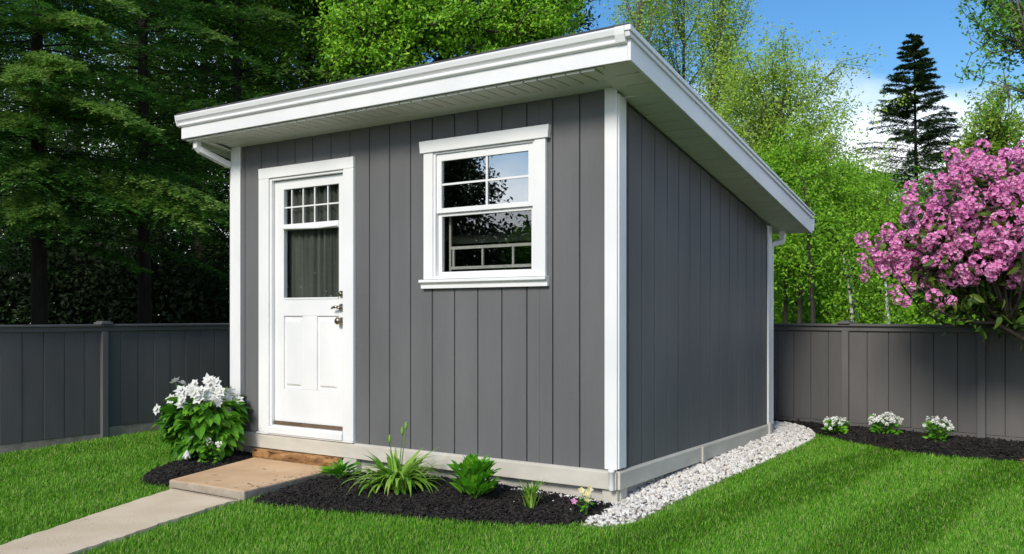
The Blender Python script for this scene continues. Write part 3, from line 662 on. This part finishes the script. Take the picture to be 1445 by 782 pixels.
for ch in fb.children: ch.location = (0, -4, 0)

# ------------------------------------------------------------------ garden plants
def ground_at(x, y):
    p = np.array([[x, y]])
    for poly, g in ((BEDF, gF), (BEDL, gL), (BEDB, gB)):
        if inpoly(p, poly)[0]: return float(sample(g, p)[0])
    return float(gz(y)) - .03
def plant(name, x, y, rz=0, **k):
    return empty(name, W(x, y, ground_at(x, y)), rz, **k)
def seedr(s):
    global rng
    rng = np.random.default_rng(s)
def petals(mb, c, nrm_, n, L, Wd, mi=0, tilt=.25):
    """flat open flowers: centres c (k,3), facing nrm_ (k,3)"""
    k = len(c); a = nrm(np.cross(nrm_, rdir(k))); b = np.cross(nrm_, a)
    for i in range(n):
        t = 2 * math.pi * i / n + rng.normal(size=(k, 1)) * .12
        ax = nrm(a * np.cos(t) + b * np.sin(t) + nrm_ * tilt); side = nrm(np.cross(nrm_, ax)); leaves(mb, c, ax, side, L * rng.uniform(.8, 1.2, k), Wd * rng.uniform(.8, 1.2, k), mi, .12)

# daylily
seedr(11)
t = plant('daylily_plant', -1.42, -.42, label='large arching strap-leaved daylily in the mulch left of the window', cat='plant')
m = MB(); n = 180; a = rng.uniform(0, 6.283, n); r = np.abs(rng.normal(size=n)) * .055
straps(m, np.column_stack((np.cos(a) * r, np.sin(a) * r, np.zeros(n) - .01)), a + rng.normal(size=n) * .3, rng.uniform(.24, .42, n), rng.uniform(.030, .050, n), rng.uniform(.05, .6, n), rng.uniform(1.0, 2.6, n), 8, twist=rng.normal(size=n) * .3)
obj('leaves', m, M['lily'], t)
m = MB()
for (dx, dy, h) in ((.06, -.02, .40), (.03, .02, .36), (-.05, .0, .31)):
    cv = [np.array((dx * .2, dy * .2, 0)), np.array((dx * .6, dy * .6, h * .55)), np.array((dx, dy, h))]; m.tube(cv, (.004, .0035, .003), 5)
    bd = MB().lathe(cv[2] - (0, 0, .005), [(.004, 0), (.010, .015), (.011, .032), (.006, .05), (.001, .058)], (dx * .5, dy, 1), 7); obj('bud', bd, M['lily'], t, smooth=True)
obj('flower_stalk', m, M['stem'], t, smooth=True)

# leafy clump (broad upright leaves)
def clump(name, x, y, R, H, nl, L, Wd, mat, label, seed, tilt=(.15, .9), curl=.3, cat='plant', group=None, s=1):
    seedr(seed); t = plant(name, x, y, label=label, cat=cat, group=group)
    m = MB(); st = MB(); a = rng.uniform(0, 6.283, nl); th = rng.uniform(*tilt, nl); hh = H * rng.uniform(.12, .70, nl); rr_ = R * .8 * rng.uniform(.1, 1, nl) * np.sin(th)
    pos = np.column_stack((np.cos(a) * rr_, np.sin(a) * rr_, hh)); ax = np.column_stack((np.cos(a) * np.sin(th), np.sin(a) * np.sin(th), np.cos(th)))
    ax = nrm(ax + rng.normal(size=ax.shape) * .15); up = nrm(np.column_stack((-np.cos(a) * np.cos(th), -np.sin(a) * np.cos(th), np.sin(th))) + rng.normal(size=ax.shape) * .25)
    k = rng.uniform(.7, 1.2, nl); broad(m, pos, ax, up, L * k, Wd * k, curl)
    for i in range(0, nl, 3): st.tube([(0, 0, -.01), pos[i] * (.5, .5, .6), pos[i]], (.004, .0035, .002), 4, cap=False)
    obj('leaves', m, M[mat], t); obj('stem', st, M['stem'], t)
    return t
clump('leafy_shrub', -.77, -.44, .20, .27, 260, .100, .058, 'hosta', 'bushy bright green broad-leaved shrub in the middle of the front mulch bed', 12, (.05, .85), .16)
clump('seedling_plant', -1.95, -.42, .11, .10, 34, .11, .042, 'hosta', 'small low leafy plant beside the right edge of the tan slab', 13, (.1, 1.2), .4)
seedr(14)
t = plant('sprout_plant', -.36, -.42, label='small upright spiky green plant between the leafy shrub and the shed corner', cat='plant')
m = MB(); n = 62; a = rng.uniform(0, 6.283, n); r = np.abs(rng.normal(size=n)) * .02; zz_ = rng.uniform(0, .09, n)
straps(m, np.column_stack((np.cos(a) * r, np.sin(a) * r, zz_ - .01)), a, rng.uniform(.07, .16, n), rng.uniform(.011, .017, n), rng.uniform(.1, .65, n), rng.uniform(.2, .9, n), 5)
obj('leaves', m, M['lily'], t)
# small pansy-like flower
seedr(15)
t = plant('pansy_plant', -.03, -.33, label='little yellow and pink flowering plant by the shed corner', cat='flower')
m = MB(); hv = [np.array((0.0, 0, .135)), np.array((-.03, .0, .150)), np.array((.03, 0, .12)), np.array((.005, -.02, .105)), np.array((-.075, .0, .085)), np.array((.02, .01, .155))]
for h in hv: m.tube([(0, 0, -.01), h * (.4, .4, .6), h], (.0035, .003, .002), 5)
obj('stem', m, M['stem'], t)
for h in (hv[0], hv[1], hv[3], hv[5]): m = MB(); petals(m, h[None], nrm(np.array([(.4, -.9, .3)]) + rng.normal(size=(1, 3)) * .25), 5, .026, .024); obj('petals', m, M['petal_yellow'], t)
m = MB(); c = hv[4][None]; petals(m, c, nrm(np.array([(.3, -.9, .4)])), 5, .022, .02); obj('pink_petals', m, M['petal_pink'], t)
m = MB(); n = 16; a = rng.uniform(0, 6.28, n); pos = np.column_stack((np.cos(a) * .02, np.sin(a) * .02, rng.uniform(.04, .11, n))); ax = nrm(np.column_stack((np.cos(a), np.sin(a), rng.uniform(-.2, .5, n)))); broad(m, pos, ax, np.tile((0, 0, 1.0), (n, 1)), .035, .02); obj('leaves', m, M['hosta'], t)

# white flowering bush left of the shed corner
seedr(21)
t = plant('flowering_bush', -3.60, -.30, label='tall leafy bush topped with white blooms at the left corner of the shed', cat='bush')
RI = np.linalg.inv(np.column_stack((AX, AY)))
m = MB(); n = 620; a = rng.uniform(0, 6.283, n); hh = rng.uniform(.06, .46, n); prof_ = np.interp(hh, [0, .12, .3, .46], [.10, .19, .28, .22]); rr_ = prof_ * rng.uniform(.35, 1.0, n) ** .6
pos = np.column_stack((np.cos(a) * rr_, np.sin(a) * rr_, hh)); ax = nrm(np.column_stack((np.cos(a), np.sin(a), rng.uniform(-.75, .55, n))) + rng.normal(size=(n, 3)) * .2)
up = nrm(np.column_stack((np.cos(a) * .3, np.sin(a) * .3, np.ones(n))) + rng.normal(size=(n, 3)) * .25); k = rng.uniform(.65, 1.3, n); broad(m, pos, ax, up, .13 * k, .070 * k, .35)
n = 60; a = rng.uniform(0, 6.283, n); straps(m, np.column_stack((np.cos(a) * .12, np.sin(a) * .12, rng.uniform(.02, .2, n))), a, rng.uniform(.15, .25, n), .014, rng.uniform(.5, 1.0, n), rng.uniform(.7, 1.6, n), 5)
obj('leaves', m, M['hydr'], t)
m = MB(); fl_ = []; n = 44
for i in range(n):
    a = rng.uniform(0, 6.283); r = .27 * math.sqrt(rng.uniform(0, 1)); z = .55 - .9 * r * r * 1.6 + rng.normal() * .030; fl_.append((math.cos(a) * r, math.sin(a) * r, z))
wx = np.array((-AX[0], 0)); 
fl_ += [(-.30, -.20, .40), (-.28, .12, .60), (-.23, .14, .58), (.02, .04, .62), (.05, -.02, .615)]
fl_ = np.array(fl_)
for p in fl_: m.tube([(p[0] * .25, p[1] * .25, 0), (p[0] * .75, p[1] * .75, p[2] * .62), p], (.005, .004, .0025), 4, cap=False)
obj('stem', m, M['stem'], t)
m = MB(); nn = nrm(np.column_stack((fl_[:, 0] * 2.0, fl_[:, 1] * 2.0 - .55, np.full(len(fl_), .55))) + rng.normal(size=fl_.shape) * .3)
for k in range(44, len(fl_)): m2 = MB(); petals(m2, fl_[k:k + 1], nn[k:k + 1], 6, .056, .042, 0, .22); petals(m2, fl_[k:k + 1] + nn[k:k + 1] * .006, nn[k:k + 1], 5, .032, .028, 0, .9); obj('bloom', m2, M['petal_white'], t)
fl_ = fl_[:44]; nn = nn[:44]; petals(m, fl_, nn, 6, .056, .042, 0, .22); petals(m, fl_ + nn * .006, nn, 5, .032, .028, 0, .9)
obj('blooms', m, M['petal_white'], t)
m = MB(); m.lathe((0, 0, 0), [(.001, 0), (.008, .002), (.008, .006), (.001, .008)], n=8); 
# nodding white bud at the foot and small pinkish flowers
m = MB(); q = np.array([(-.03, -.30, .10), (-.035, -.305, .09), (-.025, -.302, .095)]); petals(m, q, nrm(np.array([(0, -.3, -1.0)] * 3)), 5, .075, .035, 0, 1.9); obj('nodding_bloom', m, M['petal_white'], t)
m = MB(); m.tube([(-.02, -.15, 0), (-.03, -.27, .13), (-.03, -.30, .10)], .004, 5); obj('stem', m, M['stem'], t)
seedr(22)
t = plant('bedding_plant', -3.32, -.46, label='small pinkish-white bedding flower low in front of the white-bloomed bush', cat='flower')
m = MB(); n = 70; a = rng.uniform(0, 6.283, n); pos = np.column_stack((np.cos(a) * .06 * rng.uniform(0, 1, n), np.sin(a) * .06 * rng.uniform(0, 1, n), rng.uniform(.0, .17, n))); ax = nrm(np.column_stack((np.cos(a), np.sin(a), rng.uniform(-.5, .4, n)))); broad(m, pos, ax, rdir(n, 2.0), .055, .034); obj('leaves', m, M['hydr'], t)
q = np.column_stack((rng.normal(size=9) * .05, rng.normal(size=9) * .04 - .03, rng.uniform(.13, .21, 9)))
for k in range(9): m = MB(); petals(m, q[k:k + 1], rdir(1, .6), 5, .022, .02); obj('petals', m, M['petal_white'], t)

# three small white plants at the back fence
def whiteplant(px, py, R, H, nf, label, seed):
    x, y = G(px, py, .085); seedr(seed)
    t = plant('white_flower_plant', x, y, label=label, cat='flower', group='white-flowered plants along the right fence')
    m = MB(); n = 120; a = rng.uniform(0, 6.283, n); hh = H * rng.uniform(0, .85, n); rr_ = R * rng.uniform(.1, .8, n)
    pos = np.column_stack((np.cos(a) * rr_, np.sin(a) * rr_, hh)); ax = nrm(np.column_stack((np.cos(a), np.sin(a), rng.uniform(-.1, 1.1, n)))); broad(m, pos, ax, rdir(n, 1.5), .055, .024); obj('leaves', m, M['hosta'], t)
    q = []
    for i in range(nf):
        a = rng.uniform(0, 6.283); r = R * math.sqrt(rng.uniform(0, 1)); q.append((math.cos(a) * r, math.sin(a) * r, H * (1.08 - .38 * (r / R) ** 2) + rng.normal() * .014))
    q = np.array(q); m = MB()
    for p in q: m.tube([(p[0] * .4, p[1] * .4, H * .4), p], (.003, .002), 4, cap=False)
    obj('stem', m, M['stem'], t)
    m = MB(); nn = nrm(np.column_stack((q[:, 0] * 4, q[:, 1] * 4 - .4, np.full(len(q), .6))) + rng.normal(size=q.shape) * .3); petals(m, q, nn, 5, .021, .019, 0, .2); petals(m, q + nn * .012, nn, 5, .016, .015, 0, .8); obj('blooms', m, M['petal_white'], t)
whiteplant(1180, 611, .105, .125, 40, 'low white-flowered plant nearest the shed at the foot of the fence', 31)
whiteplant(1249, 614, .135, .165, 62, 'densest white-flowered plant, in the middle of the three at the fence', 32)
whiteplant(1324, 624, .11, .170, 34, 'loose white-flowered plant farthest right in the mulch at the fence', 33)

# pink rhododendron leaning in from the right
seedr(41)
rb = np.array((4.75, 6.75, .04)); t = empty('rhododendron_bush', rb, label='pink blossoming rhododendron bush overhanging the right end of the fence', cat='bush')
tb = MB(); lv = MB(); bl = MB(); cen = np.array((3.99, 7.0, 1.86)); rad = np.array((1.14, .80, .62))
ends = []
for i in range(235):
    d = rdir(1)[0] * rng.uniform(.60, .96); d[1] = -abs(d[1]) if rng.uniform() < .62 else d[1]
    if d[2] < -.35 and d[0] < -.2: d[2] *= .55
    e_ = cen + d * rad; e_[2] += .20 * (e_[0] - cen[0]); ends.append(e_)
ends = np.array(ends)
hubs = [rb + np.array(v) for v in ((-.45, .02, .85), (-.75, .15, 1.15), (-.30, .25, 1.3), (-.1, -.1, 1.2), (-.95, .1, 1.05))]
for h in hubs: tb.tube(curve(rb, h, .05, 6), np.linspace(.045, .02, 6), 7)
for e_ in ends[::2]:
    h = hubs[int(np.argmin([np.linalg.norm(e_ - h) for h in hubs]))]; tb.tube(curve(h, e_, .12, 6), np.linspace(.014, .004, 6), 5, cap=False)
tb.tube([rb, P(1560, 545, 6.8), P(1440, 476, 6.8), P(1380, 441, 6.85), P(1312, 424, 6.95)], (.045, .034, .019, .014, .007), 7)
tb.tube([P(1500, 505, 6.78), P(1425, 430, 6.85), P(1370, 405, 6.9)], (.03, .016, .007), 6)
for e_ in ends:
    k = 44 if e_[0] > 3.8 and e_[2] < 2.0 else 30; p = e_ + (cen - e_) * rng.uniform(0, .45, (k, 1)) + rng.normal(size=(k, 3)) * .09; ax = rdir(k, .1); broad(lv, p, ax, rdir(k, 1.2), .095 * rng.uniform(.7, 1.2, k), .036, .25)
for i in range(150):
    e_ = P(rng.uniform(1325, 1600), rng.uniform(335, 446), rng.uniform(6.7, 7.3)); k = 34
    if e_[0] < 3.55 and e_[2] < 1.25: continue
    p = e_ + rng.normal(size=(k, 3)) * .085; ax = rdir(k, -.1); broad(lv, p, ax, rdir(k, 1.2), .095 * rng.uniform(.7, 1.2, k), .036, .25)
# flower trusses: domes of small five-petalled florets
cl = []
for e_ in ends:
    for _ in range(4 if e_[2] > 1.72 or e_[0] < 3.5 else 2):
        d = nrm((e_ - cen) / rad); c = e_ + np.clip(rng.normal(size=3), -1.4, 1.4) * .095 + d * .04; cl.append((c, nrm(d + np.array((0, -.25, .25)))))
low = [(1262, 409), (1268, 422), (1278, 425), (1317, 418), (1326, 434), (1373, 400), (1342, 424), (1352, 418), (1286, 404), (1216, 365), (1222, 380), (1247, 383), (1435, 382), (1437, 405), (1330, 395), (1364, 378)]
for (px, py) in low: cl.append((P(px, py, 6.75 + rng.normal() * .1), nrm(np.array((rng.normal() * .3, -.8, .3)))))
for c, d in cl:
    R = .052 * rng.uniform(.65, 1.2); k = 26; q = rdir(k); q = nrm(q + d * .45); petals(bl, c + q * R * rng.uniform(.7, .95, (k, 1)), nrm(q + rng.normal(size=q.shape) * .2), 5, R * .38, R * .36, 0, .45)
obj('trunk', tb, M['bark'], t, rb, smooth=True); obj('leaves', lv, M['rhodo'], t, rb); obj('blossoms', bl, M['petal_pink'], t, rb, kind='stuff')

# ------------------------------------------------------------------ trees
def B(px, D): return (P(px, 446, D)[0], D, .05)
HM = [M['hem'], M['hemtip']]
def azpx(px0, D0, px1, D1):
    a = P(px0, 446, D0); b = P(px1, 446, D1); return math.atan2(b[1] - a[1], b[0] - a[0]), math.hypot(b[0] - a[0], b[1] - a[1])
ex = []
for (px, py, D1, mi, rs) in ((318, 318, 9.9, 1, .10), (222, 205, 9.7, 1, .12), (112, 118, 9.3, 1, .10), (200, 388, 10.2, 0, .05), (86, 345, 9.2, 1, .05), (315, 395, 11.5, 0, .05), (20, 240, 9.2, 0, .1), (120, 172, 9.6, 1, .08), (160, 300, 9.6, 0, .06), (260, 275, 10.2, 0, .08), (40, 325, 9.0, 1, .06), (205, 190, 9.4, 1, .1), (100, 330, 9.3, 0, .06), (150, 60, 9.6, 1, .10), (-10, 200, 9.2, 1, .08), (30, 270, 9.1, 1, .06), (270, 330, 9.8, 1, .08), (60, 135, 9.0, 1, .1)):
    A, Lb = azpx(57, 10.6, px, D1); ztip = P(px, py, D1)[2]; ex.append((max(.9, ztip - rs * Lb + .30 * Lb), A, Lb, mi, rs, .30))
conifer('hemlock_tree', B(57, 10.6), 9.5, 1.9, 170, 'nearest dark hemlock at far left with pale new growth on its drooping boughs', HM, 2.3, 6.0, droop=.32, tip=.12, seed=51, extra=ex, group='conifers behind the left fence', nt=16, nl=10, needle=.06)
conifer('hemlock_tree', B(205, 12.6), 10.5, 3.0, 190, 'dark hemlock standing behind the pale-tipped boughs', HM, 2.5, 7.0, droop=.35, tip=.14, seed=52, group='conifers behind the left fence', needle=.07)
conifer('hemlock_tree', B(335, 14.2), 11.5, 3.2, 190, 'dark hemlock close against the left edge of the shed roof', HM, 2.4, 8.0, droop=.33, tip=.12, seed=53, group='conifers behind the left fence', needle=.075)
conifer('hemlock_tree', B(-235, 10.6), 9.0, 2.6, 70, 'dark hemlock cut off by the left edge of the photo', HM, 1.2, 6.0, droop=.33, tip=.06, seed=54, group='conifers behind the left fence', needle=.065)
conifer('hemlock_tree', B(110, 16.5), 12.5, 3.6, 110, 'tall dark hemlock in the shade behind the other conifers', HM, 2.2, 9.0, droop=.33, tip=.0, seed=55, group='conifers behind the left fence', needle=.10, nt=13, nl=8)
leafy_tree('leafy_tree', B(300, 18.5), 9.5, P(300, 40, 18.5), (3.2, 2.0, 2.7), 130, 150, .13, 'mid', 'mid green leafy tree above the hemlocks at upper left', seed=60, trunk_r=.2, barkm='bark')
leafy_tree('leafy_tree', B(452, 15.5), 9.0, P(440, 40, 15.5), (1.5, 1.4, 2.3), 110, 270, .072, 'mid', 'glossy green tree rising just behind the left half of the shed roof', seed=61, trunk_r=.16)
leafy_tree('leafy_tree', B(590, 14.0), 8.6, P(590, 40, 14.0), (1.75, 1.5, 2.0), 190, 300, .068, 'bright', 'bright sunlit green tree behind the middle of the shed roof', seed=62, trunk_r=.18, spread=.105)
leafy_tree('leafy_tree', B(715, 14.8), 7.5, P(708, 65, 14.8), (1.2, 1.2, 1.5), 120, 300, .068, 'bright', 'smaller bright green tree behind the roof right of the tallest bright one', seed=63, trunk_r=.12, spread=.105)
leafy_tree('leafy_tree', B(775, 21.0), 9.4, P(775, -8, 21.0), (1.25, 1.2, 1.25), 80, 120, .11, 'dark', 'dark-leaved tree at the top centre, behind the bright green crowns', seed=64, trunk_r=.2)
# slender spring birches right of the roof peak
for i, (px, D, top, rx, lab) in enumerate(((900, 17.0, 9.5, .75, 'slender upright birch just right of the roof peak'), (965, 18.0, 10.0, 1.05, 'tall wispy birch with thin upright limbs and sparse pale leaves'), (1022, 17.5, 8.0, .7, 'narrow pale green birch beside the round open-crowned tree'))):
    leafy_tree('birch_tree', B(px, D), top, P(px, 70, D), (rx, rx, 3.0), 110, 130, .060, 'spring', lab, seed=70 + i, group='birches right of the roof peak', trunk_r=.09, upright=.55, spread=.16, barkm='greybark', shell=.2, tw=4, every=4)
leafy_tree('leafy_tree', B(1085, 15.0), 5.9, P(1098, 175, 15.0), (1.38, 1.2, 1.35), 170, 190, .055, 'spring', 'round open-crowned tree with airy pale leaves against the sky', seed=75, trunk_r=.10, upright=.5, spread=.13, barkm='greybark', shell=.45, every=3)
# wood behind the right fence
wood = [(1120, 14.0, 3.4, .95, 1.1, 300, 'lime', 'bark', 'lime green young tree right at the back corner of the shed'), (1165, 16.5, 3.9, 1.0, 1.3, 320, 'bright', 'bark', 'bright green tree with a thin dark stem near the back corner of the shed'),
        (1215, 18.0, 4.3, .85, 1.35, 330, 'lime', 'birch', 'lime green tree with a mottled white birch trunk'), (1250, 15.5, 3.3, .7, 1.0, 350, 'lime', 'bark', 'bushy lime tree below the spruce'),
        (1290, 19.0, 3.9, .9, 1.2, 345, 'mid', 'birch', 'darker green small tree under the spruce, with a pale trunk'), (1345, 17.0, 3.8, 1.1, 1.2, 340, 'mid', 'bark', 'mid green tree half hidden by the pink bush'), (1420, 18.0, 4.4, 1.2, 1.5, 320, 'mid', 'bark', 'mid green tree behind the right end of the pink bush'),
        (1180, 21.0, 4.6, 1.2, 1.5, 290, 'bright', 'bark', 'taller green tree far back between the shed and the spruce'), (1095, 19.0, 5.0, 1.3, 1.8, 290, 'bright', 'bark', 'green tree seen over the low end of the shed roof')]
for i, (px, D, top, rx, rzz, cy, mt, bk, lab) in enumerate(wood):
    leafy_tree('young_tree', B(px, D), top, P(px, cy, D), (rx, rx, rzz), 95, 260, .055, mt, lab, seed=80 + i, group='small trees behind the right fence', trunk_r=.06, barkm=bk, spread=.15, every=2)
for i, (px, D, lab) in enumerate(((1192, 13.2, 'thin white birch stem standing left of the pink bush'), (1226, 13.6, 'leaning mottled birch stem next to the pink bush'), (1262, 12.6, 'white birch stem partly covered by the pink bush'), (1150, 13.0, 'thin dark stem rising near the shed downspout'), (1108, 14.6, 'slim dark stem close to the white corner of the shed'), (1131, 15.4, 'slim dark stem between the shed corner and the first birch'), (1208, 15.0, 'dark stem between the two birch stems'), (1243, 16.2, 'dark stem behind the birch stems, left of the pink bush'), (1172, 17.0, 'dark stem left of the white birch'))):
    seedr(95 + i); b = np.array(B(px, D)); tt = empty('birch_sapling', b, label=lab, cat='tree', group='thin stems behind the right fence')
    m = MB(); tip = b + (rng.normal() * .22, rng.normal() * .2, 3.0 if i >= 3 else 2.0); cv = curve(b, tip, .03, 8); m.tube(cv, np.linspace(.045, .012, 8), 7); lf = MB()
    for k in range(22):
        a = cv[rng.integers(3, 8)]; e_ = a + np.array((rng.normal() * .4, rng.normal() * .4, rng.uniform(.1, .6))); m.tube(curve(a, e_, .1, 4), (.007, .005, .003, .002), 4, 1, cap=False)
        p = a + (e_ - a) * rng.uniform(.3, 1.1, (70, 1)) + rng.normal(size=(70, 3)) * .12; rand_leaves(lf, p, .058, .5)
    obj('trunk', m, [M['bark' if i >= 3 else 'birch'], M['bark']], tt, b, smooth=True); obj('crown', lf, M['lime'], tt, b)
conifer('spruce_tree', B(1297, 22.0), 8.05, 2.45, 330, 'tall dark spruce standing alone against the sky', [M['spruce'], M['spruce']], 1.6, droop=.22, rise=.34, tip=0, needle=.085, nt=18, nl=4, trunk_r=.08, seed=100, power=.92, wide=.20)
leafy_tree('leafy_tree', B(1475, 12.5), 6.6, P(1450, 60, 12.5), (.75, .8, 1.55), 80, 110, .07, 'mid', 'airy green tree cut off by the right edge of the photo', seed=101, trunk_r=.11, spread=.15, barkm='greybark')
leafy_tree('leafy_tree', B(1400, 16.0), 4.9, P(1402, 190, 16.0), (.62, .7, 1.0), 70, 130, .07, 'spring', 'yellow-green tree between the spruce and the right edge of the photo', seed=102, trunk_r=.08, spread=.17)
# trees farther along the left boundary: they show as the reflection in the panes
for i, (x, y, top, rx) in enumerate(((-11.0, 3.5, 5.6, 1.6), (-12.5, -.4, 3.1, 1.5), (-9.2, 5.9, 7.5, 2.0))):
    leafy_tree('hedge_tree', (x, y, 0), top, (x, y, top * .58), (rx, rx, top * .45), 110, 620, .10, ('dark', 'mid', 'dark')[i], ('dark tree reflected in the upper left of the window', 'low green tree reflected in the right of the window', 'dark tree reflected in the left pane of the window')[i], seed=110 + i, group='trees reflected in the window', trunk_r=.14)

# far wood: masses of foliage that close the view between the single trunks
def far_wood(name, spans, n, mat, size, label, seed, low=0.0):
    seedr(seed); m = MB(); pos = []
    for (px0, px1, D0, D1, py_top, k) in spans:
        nb = int(n * k); D = rng.uniform(D0, D1, nb); px = rng.uniform(px0, px1, nb); X = (px - CX) / F * D
        topz = 1.15 + (446 - py_top) / F * D; h = topz * (.62 + .38 * np.sin(X * 1.7 + D) * np.sin(X * .63 + 2.0)) * rng.uniform(low, 1, nb) ** .75
        pos.append(np.column_stack((X, D, np.maximum(.1, h))))
    c = np.concatenate(pos); p = (c[:, None] + rng.normal(size=(len(c), 26, 3)) * np.array((.42, .42, .28))).reshape(-1, 3); p[:, 2] = np.abs(p[:, 2])
    rand_leaves(m, p, size, .55); o = obj(name, m, M[mat], None, (0, 25, 0), kind='stuff', label=label, cat='woodland'); o.location = (0, 25, 0)
far_wood('woodland', [(-420, 480, 18, 25, -70, 1.0), (-500, 330, 15.5, 18, 300, .4)], 7000, 'dark', .12, 'dark wood with deep shade coloured into its leaves, behind the hemlocks and left fence', 120)
far_wood('woodland', [(1020, 1290, 22, 30, 255, .8), (1290, 1800, 23, 32, 235, .8), (1070, 1500, 15, 20, 340, .45)], 3000, 'lime', .085, 'sunlit green wood behind the right fence', 121, .42)
far_wood('woodland', [(1000, 1800, 24, 31, 330, 1.0)], 2200, 'mid', .14, 'shaded lower part of the wood behind the right fence', 122)

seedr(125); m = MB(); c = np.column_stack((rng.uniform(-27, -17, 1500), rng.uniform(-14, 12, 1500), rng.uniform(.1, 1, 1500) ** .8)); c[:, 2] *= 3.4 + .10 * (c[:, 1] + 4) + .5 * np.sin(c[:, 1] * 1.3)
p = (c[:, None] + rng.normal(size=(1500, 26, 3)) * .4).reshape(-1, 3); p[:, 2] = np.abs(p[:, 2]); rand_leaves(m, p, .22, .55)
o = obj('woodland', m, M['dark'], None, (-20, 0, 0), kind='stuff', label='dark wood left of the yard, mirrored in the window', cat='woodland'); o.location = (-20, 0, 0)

# ------------------------------------------------------------------ light, sky, camera
EL = math.radians(34); DEL = math.radians(6)
sh_ = -AY * math.cos(DEL) + AX * math.sin(DEL)
sd = Vector((sh_[0] * math.cos(EL), sh_[1] * math.cos(EL), math.sin(EL)))
su = bpy.data.lights.new('sun', 'SUN'); su.energy = 2.7; su.angle = math.radians(17); su.color = (1.0, .935, .83)
so = bpy.data.objects.new('sun', su); C.objects.link(so); so.location = (-6, -12, 14); so.rotation_euler = (-sd).to_track_quat('-Z', 'Y').to_euler()
w = bpy.data.worlds.new('World'); scene.world = w; w.use_nodes = True; n = w.node_tree; n.nodes.clear()
out = n.nodes.new('ShaderNodeOutputWorld'); bg = n.nodes.new('ShaderNodeBackground'); bg.inputs[1].default_value = .15; n.links.new(bg.outputs[0], out.inputs[0])
sky = n.nodes.new('ShaderNodeTexSky'); sky.sky_type = 'NISHITA'; sky.sun_disc = False; sky.sun_elevation = EL; sky.sun_rotation = math.atan2(sd.x, sd.y); sky.air_density = 1.0; sky.dust_density = .6; sky.ozone_density = 2.2
tc = n.nodes.new('ShaderNodeTexCoord'); sp = n.nodes.new('ShaderNodeSeparateXYZ'); n.links.new(tc.outputs['Generated'], sp.inputs[0])
mp = n.nodes.new('ShaderNodeMapping'); mp.inputs['Scale'].default_value = (2.2, 2.2, 6.0); mp.inputs['Location'].default_value = (.35, .2, .1); n.links.new(tc.outputs['Generated'], mp.inputs[0])
no = n.nodes.new('ShaderNodeTexNoise'); no.inputs['Scale'].default_value = 1.5; no.inputs['Detail'].default_value = 7; no.inputs['Roughness'].default_value = .55; n.links.new(mp.outputs[0], no.inputs[0])
hz = n.nodes.new('ShaderNodeMapRange'); hz.inputs['From Min'].default_value = .06; hz.inputs['From Max'].default_value = .28; hz.inputs['To Min'].default_value = .42; hz.inputs['To Max'].default_value = -.10; n.links.new(sp.outputs[2], hz.inputs[0])
ad = n.nodes.new('ShaderNodeMath'); ad.operation = 'ADD'; n.links.new(no.outputs[0], ad.inputs[0]); n.links.new(hz.outputs[0], ad.inputs[1])
cm = ramp(n, ad.outputs[0], [(.46, (0, 0, 0)), (.80, (1, 1, 1))])
mx = n.nodes.new('ShaderNodeMix'); mx.data_type = 'RGBA'; n.links.new(cm, mx.inputs['Factor']); hs = n.nodes.new('ShaderNodeHueSaturation'); hs.inputs['Saturation'].default_value = 1.32; hs.inputs['Value'].default_value = .84; n.links.new(sky.outputs[0], hs.inputs['Color']); n.links.new(hs.outputs[0], mx.inputs['A']); mx.inputs['B'].default_value = (8.0, 8.2, 8.5, 1); n.links.new(mx.outputs['Result'], bg.inputs[0])
cam = bpy.data.cameras.new('camera'); co = bpy.data.objects.new('camera', cam); C.objects.link(co); co.location = (0, 0, CAM_H); co.rotation_euler = (math.radians(90), 0, 0)
cam.sensor_width = 36; cam.lens = F / 1445 * 36; cam.shift_y = (HY - 391) / 1445; cam.clip_end = 500; scene.camera = co
vs = scene.view_settings; vs.view_transform = 'Standard'; vs.look = 'None'; vs.exposure = 0.3; vs.gamma = 1; vs.use_curve_mapping = False
cy = scene.cycles; cy.max_bounces = 7; cy.diffuse_bounces = 3; cy.glossy_bounces = 3; cy.transmission_bounces = 4; cy.transparent_max_bounces = 8; cy.use_denoising = True; cy.caustics_reflective = False; cy.caustics_refractive = False
cy.sample_clamp_indirect = 6
